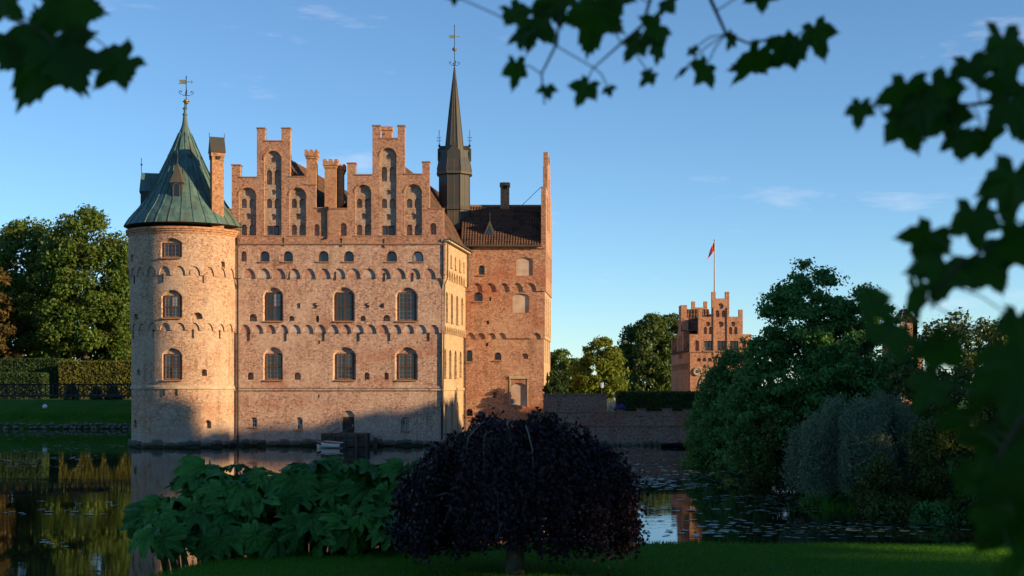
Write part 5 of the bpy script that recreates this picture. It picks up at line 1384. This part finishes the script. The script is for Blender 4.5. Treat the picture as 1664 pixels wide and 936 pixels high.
blob_bush('bank_shrub', 'dense green shrub overhanging the water below the tall tree', rb(1195,84), 2.3, 2.0, 4.7, 'leaf_elm', 83, k=130, n_per=130, leaf=0.09, rmin=0.3, rmax=0.6, shape=dome, group='shrubs on the right bank')
blob_bush('bank_shrub', 'dark rounded shrub at the water left of the silver pear', rb(1270,70), 2.0, 1.6, 4.4, 'leaf_shrub', 84, k=110, n_per=130, leaf=0.085, rmin=0.3, rmax=0.6, shape=dome, group='shrubs on the right bank')
blob_bush('bank_shrub', 'yellow leaved shrub right of the silver pear under dark leaves', rb(1540,53), 1.7, 1.3, 3.0, 'leaf_shrub', 85, k=90, n_per=120, leaf=0.075, rmin=0.25, rmax=0.5, shape=dome, group='shrubs on the right bank')
blob_bush('bank_shrub', 'dark green shrub at the right edge of the water', rb(1650,55), 2.0, 1.5, 4.5, 'leaf_shrub', 86, k=100, n_per=120, leaf=0.08, rmin=0.3, rmax=0.6, shape=dome, group='shrubs on the right bank')
blob_bush('bank_shrub', 'low bush with pale leaf tips at the water edge beside the causeway', rb(1150,101), 1.5, 1.3, 4.6, 'leaf_elm', 87, k=90, n_per=120, leaf=0.10, rmin=0.3, rmax=0.6, shape=dome, group='shrubs on the right bank')
for px, D, w, h, mt, sd, lb in ((1455,51.5,1.2,1.7,'leaf_shrub',111,'low dark shrub at the water just right of the silver pear'),(1515,50.5,1.3,1.5,'leaf_elm',112,'low green bush at the water edge further right of the silver pear'),
        (1590,50.5,1.4,1.8,'leaf_shrub',113,'low dark bush by the water below the blurred leaves at the right'),(1345,57,1.0,1.6,'leaf_elm',114,'small green bush at the left foot of the silver pear'),(1430,53,0.8,2.6,'leaf_shrub',115,'leafy green shoots growing up through the silver pear')):
    blob_bush('bank_shrub', lb, rb(px,D), w, 1.0, h, mt, sd, k=60, n_per=120, leaf=0.075, rmin=0.25, rmax=0.45, shape=dome, group='shrubs on the right bank')
make_tree('bank_tree', 'small leafy tree standing behind the silver pear to the right', rb(1590,66), 0.3, 3.6, 3.0, 6.5, ovoid, 130, 190, 0.10, 'leaf_dark', 88, 0.2, rmin=0.5, rmax=0.9, limbs=16)
# silver weeping pear: hanging strands
def weeping(name, label, base, rx, ry, h, top_off, mat, seed, strands, step, leaf, aspect, trunk_r, bark, zmin, jit=0.1, cat='tree', shape=None, twigs=40, thin=None, rag=0.0, lift=0.0, bundles=60, spread=0.05, arcs=0):
    rg = np.random.default_rng(seed); t = thing(name, label, cat, base)
    C=[];V=[];U=[]; tw = []
    bund = []
    for i in range(bundles):
        a_ = rg.random()*2*PI; q_ = 0.1+0.9*math.sqrt(rg.random()); bund.append((q_*math.cos(a_), q_*math.sin(a_), rg.normal()))
    for s in range(strands):
        bx_, by_, bz_ = bund[s % len(bund)]
        fx_, fy_ = bx_ + rg.normal()*spread, by_ + rg.normal()*spread
        rr = math.hypot(fx_, fy_); a = math.atan2(fy_, fx_)
        if rr > 1.0: fx_, fy_, rr = fx_/rr, fy_/rr, 1.0
        if rg.random() < 0.05: fx_, fy_ = fx_*1.09, fy_*1.09
        ex, ey = rx*fx_, ry*fy_
        ztop = h*(1-0.42*rr**2.4) + rg.normal()*0.02*h + top_off*(ex/rx)*h*0.14 + bz_*h*0.03*min(1.5, 0.6+rag)
        zb = zmin + rg.random()*(0.12*h if rr > 0.6 else 0.3*h) + rag*0.10*h*(0.5+0.5*math.sin(a*5+1)*math.sin(a*11)) + (lift*h*max(0.0, 1-abs(ex)/(0.42*rx)))
        if rr < 0.55: zb = max(zb, ztop - rg.uniform(0.3,0.7)*h)
        L = ztop - zb
        if L < 0.1: continue
        n = int(L/step); tt = np.arange(n)/max(1,n)
        flare = 0.10*rx*tt*(1-0.6*tt)
        px = ex + math.cos(a)*flare + np.cumsum(rg.normal(size=n))*0.006*rx
        py = ey + math.sin(a)*flare + np.cumsum(rg.normal(size=n))*0.006*ry
        pz = ztop - L*tt
        c = np.stack([px,py,pz],-1) + rg.normal(size=(n,3))*jit*0.5
        C.append(c)
        if s < twigs: tw.append([(0.3*ex,0.3*ey,ztop*0.93),(0.75*ex,0.75*ey,ztop+0.03*h)]+[(px[i],py[i],pz[i]) for i in range(0,n,max(1,n//5))])
    C = np.concatenate(C); n = len(C)
    if thin is not None:
        keep = thin(C, rg); C = C[keep]; n = len(C)
    nrm = unit(rg.normal(size=(n,3)) + unit(C*np.array([1,1,0.0]))*0.8 + np.array([0,0,0.4]))
    a = unit(np.cross(nrm, rg.normal(size=(n,3)))); a[:,2] -= 0.7; a = unit(a); b = unit(np.cross(nrm,a))
    s = leaf*(0.6+0.8*rg.random(n))[:,None]
    f = link('crown', quads_mesh('crown', C, b*s*aspect, a*s, M[mat]), t, loc=(0,0,0)); f['kind'] = 'stuff'
    tr = G().tube([(0,0,-0.2),(0.02,0.02,h*0.2),(0.05,0,h*0.5),(0.0,0.03,h*0.86)],[trunk_r*1.3,trunk_r,trunk_r*0.85,trunk_r*0.45],9).obj('trunk', M[bark], None, smooth=True); tr.parent = t
    for i in range(arcs):
        an = -PI/2 + rg.uniform(-0.9, 1.3); R0 = rg.uniform(0.55, 0.9); ca_, sa_ = math.cos(an), math.sin(an)
        pts = [(rx*R0*f*ca_, ry*R0*f*sa_, h*(1.03-0.42*(R0*f)**2.4) + 0.03*h*math.sin(f*PI)) for f in (0.62,0.74,0.86,0.95)]
        e = pts[-1]; pts += [(e[0]*1.06,e[1]*1.06,e[2]-0.12*h),(e[0]*1.08,e[1]*1.08,e[2]-0.3*h)]
        o = G().tube(pts, [trunk_r*0.10,trunk_r*0.09,trunk_r*0.08,trunk_r*0.06,trunk_r*0.05,trunk_r*0.03], 5).obj('limb', M['pale_bark'], None, smooth=True); o.parent = t
    for p in tw:
        o = G().tube([(0.02,0.02,h*0.72)]+p, [trunk_r*0.4]+[trunk_r*0.25,trunk_r*0.17]+[trunk_r*0.06]*(len(p)-2), 5).obj('limb', M[bark], None); o.parent = t
    return t
pb = rb(1400,57)
weeping('weeping_pear', 'silver grey weeping pear tree hanging over the water on the right bank', (pb[0],pb[1],0.3), 2.8, 2.2, 4.1, 0.0, 'leaf_silver', 91, 1500, 0.045, 0.07, 0.22, 0.12, 'bark', 0.0, jit=0.17, twigs=12, rag=1.2, bundles=75, spread=0.05)

# ------------------------------------------------------------------ lawn, gunnera, weeping beech
def lawn_blades():
    rg = np.random.default_rng(5); n = 150000
    x = rg.uniform(-9, 11, n); y = rg.uniform(19.5, 28, n); z = height(x, y); k = z > 0.5
    x, y, z = x[k], y[k], z[k]; n = len(x)
    hgt = rg.uniform(0.025, 0.065, n); w = rg.uniform(0.004, 0.009, n); a = rg.uniform(0, 2*PI, n); ln = rg.normal(size=(n,2))*0.02
    co = np.empty((n,3,3)); dx, dy = np.cos(a)*w, np.sin(a)*w
    co[:,0] = np.stack([x-dx,y-dy,z-0.01],-1); co[:,1] = np.stack([x+dx,y+dy,z-0.01],-1); co[:,2] = np.stack([x+ln[:,0],y+ln[:,1],z+hgt],-1)
    me = fast_mesh('lawn_grass', co.reshape(-1,3), np.arange(n*3).reshape(n,3), 3, M['grass'])
    o = link('lawn_grass', me); o['kind'] = 'stuff'; o['label'] = 'short mown grass of the dark foreground lawn'; o['category'] = 'grass'
lawn_blades()
def lily():
    rg = np.random.default_rng(15); C = []
    def patch(px0, px1, py0, py1, n):
        for _ in range(n):
            px = rg.uniform(px0,px1); py = rg.uniform(py0,py1); D = EYE*F/(py-630)
            for q in range(rg.integers(2,22)): C.append((at(px,D)+rg.normal()*1.3, D+rg.normal()*0.8))
    patch(1010,1290,728,795,62); patch(1150,1420,800,872,30); patch(0,215,706,760,24); patch(0,200,800,930,3); patch(1040,1120,825,870,1)
    g = G(); 
    for x, y in C:
        if hz(x,y) > -0.3: continue
        r = rg.uniform(0.05,0.2); a0 = rg.random()*6
        vs = [(x,y,0.012)]+[(x+r*math.cos(a0+0.15+i*5.98/7),y+r*math.sin(a0+0.15+i*5.98/7),0.012+rg.uniform(0,0.02)) for i in range(8)]
        g.add(vs, [(0,i,i+1) for i in range(1,8)])
    o = g.obj('lily_pads', M['lily']); o['kind']='stuff'; o['label']='scattered lily pads floating on the dark moat'; o['category']='lily pads'
lily()

def gunnera_leaf(seed):
    r = random.Random(seed); NL = 9; g = G(); rings = 6; na = NL*8
    span = 2*PI*0.92
    vs = [(0,0,0.0)]
    for ri in range(1, rings+1):
        f = ri/rings
        for i in range(na+1):
            t = i/na; a = -span/2 + span*t
            lobe = abs(math.sin(PI*t*NL)); R = 0.70+0.30*lobe**0.8
            tooth = r.uniform(-0.09,0.07)*(f > 0.9)
            R = (R + tooth)*(1-0.25*(abs(a)/PI)**3)
            rr = f*(1-f) * 1.0
            rad = f*R
            z = 0.15*f*math.cos(PI*t*NL*2) + 0.28*f - 0.50*f**2.2 + 0.03*math.sin(f*14+i) + r.uniform(-0.02,0.02)
            vs.append((rad*math.sin(a), -rad*math.cos(a)*1.0, z))
    fs = [(0, 1+i, 2+i) for i in range(na)]
    for ri in range(rings-1):
        o = 1+ri*(na+1); p = o+na+1
        for i in range(na): fs.append((o+i, p+i, p+i+1, o+i+1))
    return G().add(vs, fs).mesh('leaf', M['leaf_gunnera'], True)
gml = [gunnera_leaf(s) for s in range(4)]
gun = thing('gunnera_plant', 'large gunnera clump with huge ragged leaves at the water edge', 'plant', (-4.2,24.5,1.7))
r = random.Random(4)
spots = []
for i in range(125):
    px = r.uniform(248, 668)
    topy = np.interp(px,[215,260,300,330,420,520,600,668],[850,795,765,740,728,735,735,730])
    boty = np.interp(px,[215,300,420,668],[880,885,880,868])
    py = topy + 22 + (boty-topy-22)*r.random()**1.2
    g_ = (py-topy)/(boty-topy)
    D = 26.6 - 2.6*g_ + r.uniform(-0.4,0.4) - max(0,(330-px)/110)*1.3
    spots.append((px,py,D,r.choice((r.uniform(0.24,0.4),r.uniform(0.38,0.6),r.uniform(0.42,0.66)))))
for i in range(45): spots.append((r.uniform(245,668), r.uniform(815,880), r.uniform(25.6,26.6), r.uniform(0.35,0.5)))
for i in range(40): px_ = r.uniform(300,668); spots.append((px_, float(np.interp(px_,[215,260,300,330,420,520,600,668],[850,795,765,740,728,735,735,730]))+r.uniform(28,110), r.uniform(25.8,26.8), r.uniform(0.36,0.56)))
for px,py,D,s in spots:
    p = P(px,py,D); gz_ = max(0.2, hz(p.x,p.y))
    o = bpy.data.objects.new('leaf', r.choice(gml)); COL.objects.link(o); o.parent = gun; o.matrix_parent_inverse = world_inv(gun)
    tilt = r.uniform(-0.1,1.0) + 0.35*max(0,(py-780)/100)
    o.location = p; o.scale = (s,s,s)
    o.rotation_euler = (tilt, r.uniform(-0.5,0.5), r.uniform(-1.6,1.6))
    base = Vector((p.x*0.9-0.4+r.uniform(-0.3,0.3), p.y+r.uniform(0.4,0.9), max(0.0, hz(p.x*0.9-0.4, min(p.y+0.6,25.5)))-0.1))
    q = G().tube([base, base.lerp(p,0.6)+Vector((0,0.1,0.12)), p], [0.035,0.028,0.02], 5).obj('stalk', M['stalk'], None); q.parent = gun; q.matrix_parent_inverse = world_inv(gun)

BT = P(836, 935, 22.0); bz = hz(BT.x, 22.0)
def thin_b(C, rg):
    gap = np.exp(-((C[:,0]-1.0)/0.45)**2 - ((C[:,2]-0.75)/0.3)**2)
    return rg.random(len(C)) > 0.55*gap
weeping('weeping_beech', 'purple black weeping beech dome standing on the lawn', (BT.x, 22.0, bz), 1.78, 1.65, 2.36, 0.3, 'leaf_beech', 95, 1700, 0.024, 0.036, 0.62, 0.13, 'grey_bark', 0.24, jit=0.07, twigs=26, thin=thin_b, rag=0.8, lift=0.11, bundles=170, spread=0.055, arcs=2)

# ------------------------------------------------------------------ plane tree over the photographer: branches with big leaves hang into view
def plane_leaf(seed):
    r = random.Random(seed)
    tips = [(-2.25,0.62),(-1.05,0.92),(0.0,1.05),(1.05,0.92),(2.25,0.62)]
    def pol(a, R): return (R*math.sin(a), R*math.cos(a)+0.10)
    out = [pol(PI*0.96, 0.12), pol(-2.75, 0.40)]
    for i, (a, R) in enumerate(tips):
        R *= r.uniform(0.9,1.08); a2 = a + r.uniform(-0.06,0.06)
        out += [pol(a2-0.36, R*0.70), pol(a2-0.29, R*0.84), pol(a2-0.22, R*0.78), pol(a2-0.12, R*0.93), pol(a2-0.07, R*0.88), pol(a2, R*1.08),
                pol(a2+0.08, R*0.87), pol(a2+0.13, R*0.92), pol(a2+0.22, R*0.77), pol(a2+0.28, R*0.83), pol(a2+0.36, R*0.70)]
        if i < 4: out.append(pol((a+tips[i+1][0])/2, 0.60*r.uniform(0.92,1.05)))
    out.append(pol(2.75, 0.40))
    f = r.uniform(0.05,0.22); cu = r.uniform(0.05,0.2)
    vs = [(0,0.10,0.0)] + [(x*(1-0.12*f), y, -cu*(x*x+y*y)+f*abs(x)+r.uniform(-0.03,0.03)) for x, y in out]
    n = len(out); fs = [(0, 1+(i+1) % n, 1+i) for i in range(n)]
    return G().add(vs, fs).mesh('leaf', M['leaf_plane'])
plm = [plane_leaf(s) for s in range(8)]
ptree = thing('plane_tree', 'blurred dark maple-like leaves and twigs hanging close to the camera from above', 'tree', (4.4,-1.6,hz(4.4,-1.6)))
tz = ptree.location.z
tr = G().tube([(4.4,-1.6,tz-0.3),(4.35,-1.5,tz+1.5),(4.4,-1.3,tz+4),(4.2,-1,tz+8),(4,-0.5,tz+12)],[0.42,0.34,0.3,0.22,0.1],10).obj('trunk', M['grey_bark'], None, smooth=True); tr.parent = ptree; tr.matrix_parent_inverse = world_inv(ptree)
r = random.Random(12)
def branch(pts, r0, r1):
    pts = [P(*p) if len(p) == 3 and p[2] > 0 and p[0] > 5 or True else p for p in pts]
    n = len(pts); o = G().tube(pts, [r0+(r1-r0)*i/(n-1) for i in range(n)], 6).obj('branch', M['bark'], None, smooth=True)
    o.parent = ptree; o.matrix_parent_inverse = world_inv(ptree); return o, pts
def add_leaf(br, px, py, D, size_px, roll=None, yaw=None, pitch=None):
    s = size_px/F*D*0.54
    o = bpy.data.objects.new('leaf', r.choice(plm)); COL.objects.link(o); o.parent = br[0]; o.matrix_parent_inverse = world_inv(br[0])
    p = P(px, py, D)
    # petiole end is the leaf origin; blade hangs from there
    roll = PI + r.uniform(-0.9,0.9) if roll is None else roll
    Mx = Matrix.Rotation(r.uniform(-0.95,0.95) if yaw is None else yaw, 3, 'Z') @ Matrix.Rotation(PI/2 + (r.uniform(-0.8,0.8) if pitch is None else pitch), 3, 'X') @ Matrix.Rotation(roll, 3, 'Z')
    off = Mx @ Vector((0, 0.5*s, 0))
    o.location = p - off; o.scale = (s, s, s); o.rotation_euler = Mx.to_euler()
    # petiole to the nearest point of its branch
    base = p - off + Mx @ Vector((0,0.12*s,0))
    best = min((q for a, b in zip(br[1], br[1][1:]) for q in (a.lerp(b, t/6) for t in range(7))), key=lambda q: (q-base).length)
    mid = base.lerp(best, 0.5) + Vector((0,0,0.01))
    q = G().tube([base, mid, best], 0.0016, 4).obj('petiole', M['stalk'], None); q.parent = br[0]; q.matrix_parent_inverse = world_inv(br[0])
TL = branch([(130,-260,3.1),(100,-60,3.0),(85,20,3.0),(60,45,3.0),(10,30,3.0)], 0.006, 0.0025)
for a in ((60,115,3.0,235),(180,115,3.0,125),(118,38,3.0,150),(15,12,3.0,90),(30,95,3.0,150),(110,110,2.9,175)): add_leaf(TL, *a)
TM = branch([(1030,-260,3.3),(1065,-30,3.2),(1045,40,3.2),(1010,70,3.2),(965,110,3.2)], 0.006, 0.002)
TM2 = branch([(900,-200,3.2),(912,-10,3.2),(905,70,3.2),(880,120,3.2),(885,170,3.2)], 0.005, 0.002)
for a in ((845,30,3.2,80),(880,45,3.2,110),(838,122,3.2,72),(890,150,3.15,45),(905,15,3.2,90),(848,62,3.2,70)): add_leaf(TM2, *a)
for a in ((962,45,3.2,130),(1028,78,3.2,70),(1060,55,3.2,85),(947,152,3.2,66),(990,148,3.2,36),(1050,128,3.2,45),(1000,5,3.2,90),(1068,90,3.2,60),(738,-2,3.2,34),(1090,10,3.2,70)): add_leaf(TM, *a)
TR_ = branch([(1130,-260,3.4),(1155,0,3.3),(1180,55,3.3),(1215,70,3.3),(1290,60,3.3)], 0.006, 0.002)
for a in ((1140,122,3.3,70),(1212,112,3.3,135),(1270,90,3.3,90),(1330,66,3.3,85),(1238,0,3.3,75),(1298,85,3.25,70),(1186,68,3.3,45),(1127,85,3.3,30),(1105,118,3.3,40)): add_leaf(TR_, *a)
RR = branch([(1900,60,2.7),(1700,130,2.7),(1620,165,2.7),(1540,175,2.7),(1440,185,2.7)], 0.007, 0.002)
for a in ((1396,186,2.7,66),(1465,165,2.7,120),(1478,212,2.7,110),(1535,165,2.7,125),(1585,118,2.7,100),(1600,235,2.7,120),(1640,100,2.6,150),(1655,190,2.6,140),(1545,205,2.7,110),(1500,190,2.65,110),(1560,235,2.65,90),(1625,150,2.7,90)): add_leaf(RR, *a)
R2 = branch([(1950,250,2.45),(1720,330,2.45),(1640,380,2.35),(1560,430,2.35),(1480,520,2.35)], 0.007, 0.002)
for a in ((1640,320,2.45,150),(1585,375,2.45,125),(1500,400,2.40,120),(1660,410,2.35,140),(1530,455,2.35,140),(1598,450,2.35,100),(1450,560,2.25,150),(1520,585,2.25,130),(1490,500,2.35,130),(1655,545,2.25,120),(1430,500,2.30,100),(1625,600,2.25,120)): add_leaf(R2, *a)
R3 = branch([(1950,520,2.05),(1740,600,2.05),(1660,680,2.05),(1600,780,2.05)], 0.007, 0.002)
for a in ((1655,640,2.05,190),(1600,655,2.10,120),(1660,735,2.05,190),(1625,800,2.00,150),(1665,870,1.95,200),(1505,640,2.20,105),(1595,725,2.10,115),(1650,930,1.90,200),(1560,690,2.15,95),(1655,810,1.95,160),(1600,860,2.00,110),(1575,780,2.05,90)): add_leaf(R3, *a)
# limbs that carry the twigs and the crown overhead
for a, b in (((4.4,-1.3,tz+3.6),TL[1][0]),((4.4,-1.3,tz+3.8),TM[1][0]),((4.4,-1.4,tz+3.4),TM2[1][0]),((4.4,-1.3,tz+3.5),TR_[1][0]),((4.4,-1.5,tz+2.6),RR[1][0]),((4.4,-1.5,tz+2.0),R2[1][0]),((4.4,-1.6,tz+1.6),R3[1][0])):
    a, b = Vector(a), Vector(b)
    o = G().tube([a, a.lerp(b,0.5)+Vector((0,0,0.5)), b],[0.09,0.045,0.007],7).obj('limb', M['grey_bark'], None, smooth=True); o.parent = ptree; o.matrix_parent_inverse = world_inv(ptree)
rg = np.random.default_rng(31)
cl = []
while len(cl) < 18:
    x, y, z = rg.uniform(-9,14), rg.uniform(-10,14), rg.uniform(8,17)
    if y > 0 and z < 4.9 + y*0.34 + 2.2: continue
    if ((x-2.5)/11)**2+((y-2)/12)**2+((z-11)/7)**2 > 1: continue
    cl.append((x,y,z,rg.uniform(1.0,1.9)))
c,U,V = leaf_cloud(130, np.array(cl), 0.16, rg, 0.6, 0.2, 0.85, 0.2)
o = link('crown', quads_mesh('crown', c, U, V, M['leaf_plane']), ptree); o['kind'] = 'stuff'

# ------------------------------------------------------------------ the wood right of the frame whose shade lies over the moat
rg = np.random.default_rng(55); cl = []
wood_y = [-70,-40,0,40,62,72,75.5,79,84,86.5,90,99,112,120,126]; wood_h = [32,32,32,32,30,28.5,26.3,22.6,21.6,22.4,21,19.3,16,13,9]
for k in range(2300):
    y = rg.uniform(-70,126); x = rg.uniform(62,74) + (0 if y > 20 else 0)
    H = float(np.interp(y, wood_y, wood_h)) * (0.95+0.05*math.sin(y*0.55+1.3)+0.03*math.sin(y*1.7))
    z = rg.uniform(1.5, H) if k % 3 else rg.uniform(0.75*H, H); rr = rg.uniform(1.3,2.4)
    cl.append((x,y,min(z,H-rr*0.6),rr))
c,U,V = leaf_cloud(110, np.array(cl), 0.74, rg, 0.85, 0.1, 0.8, 0.1)
o = link('distant_wood', quads_mesh('distant_wood', c, U, V, M['leaf_dark'])); o['kind']='stuff'; o['label']='belt of tall trees beyond the moat on the sunny side'; o['category']='wood'
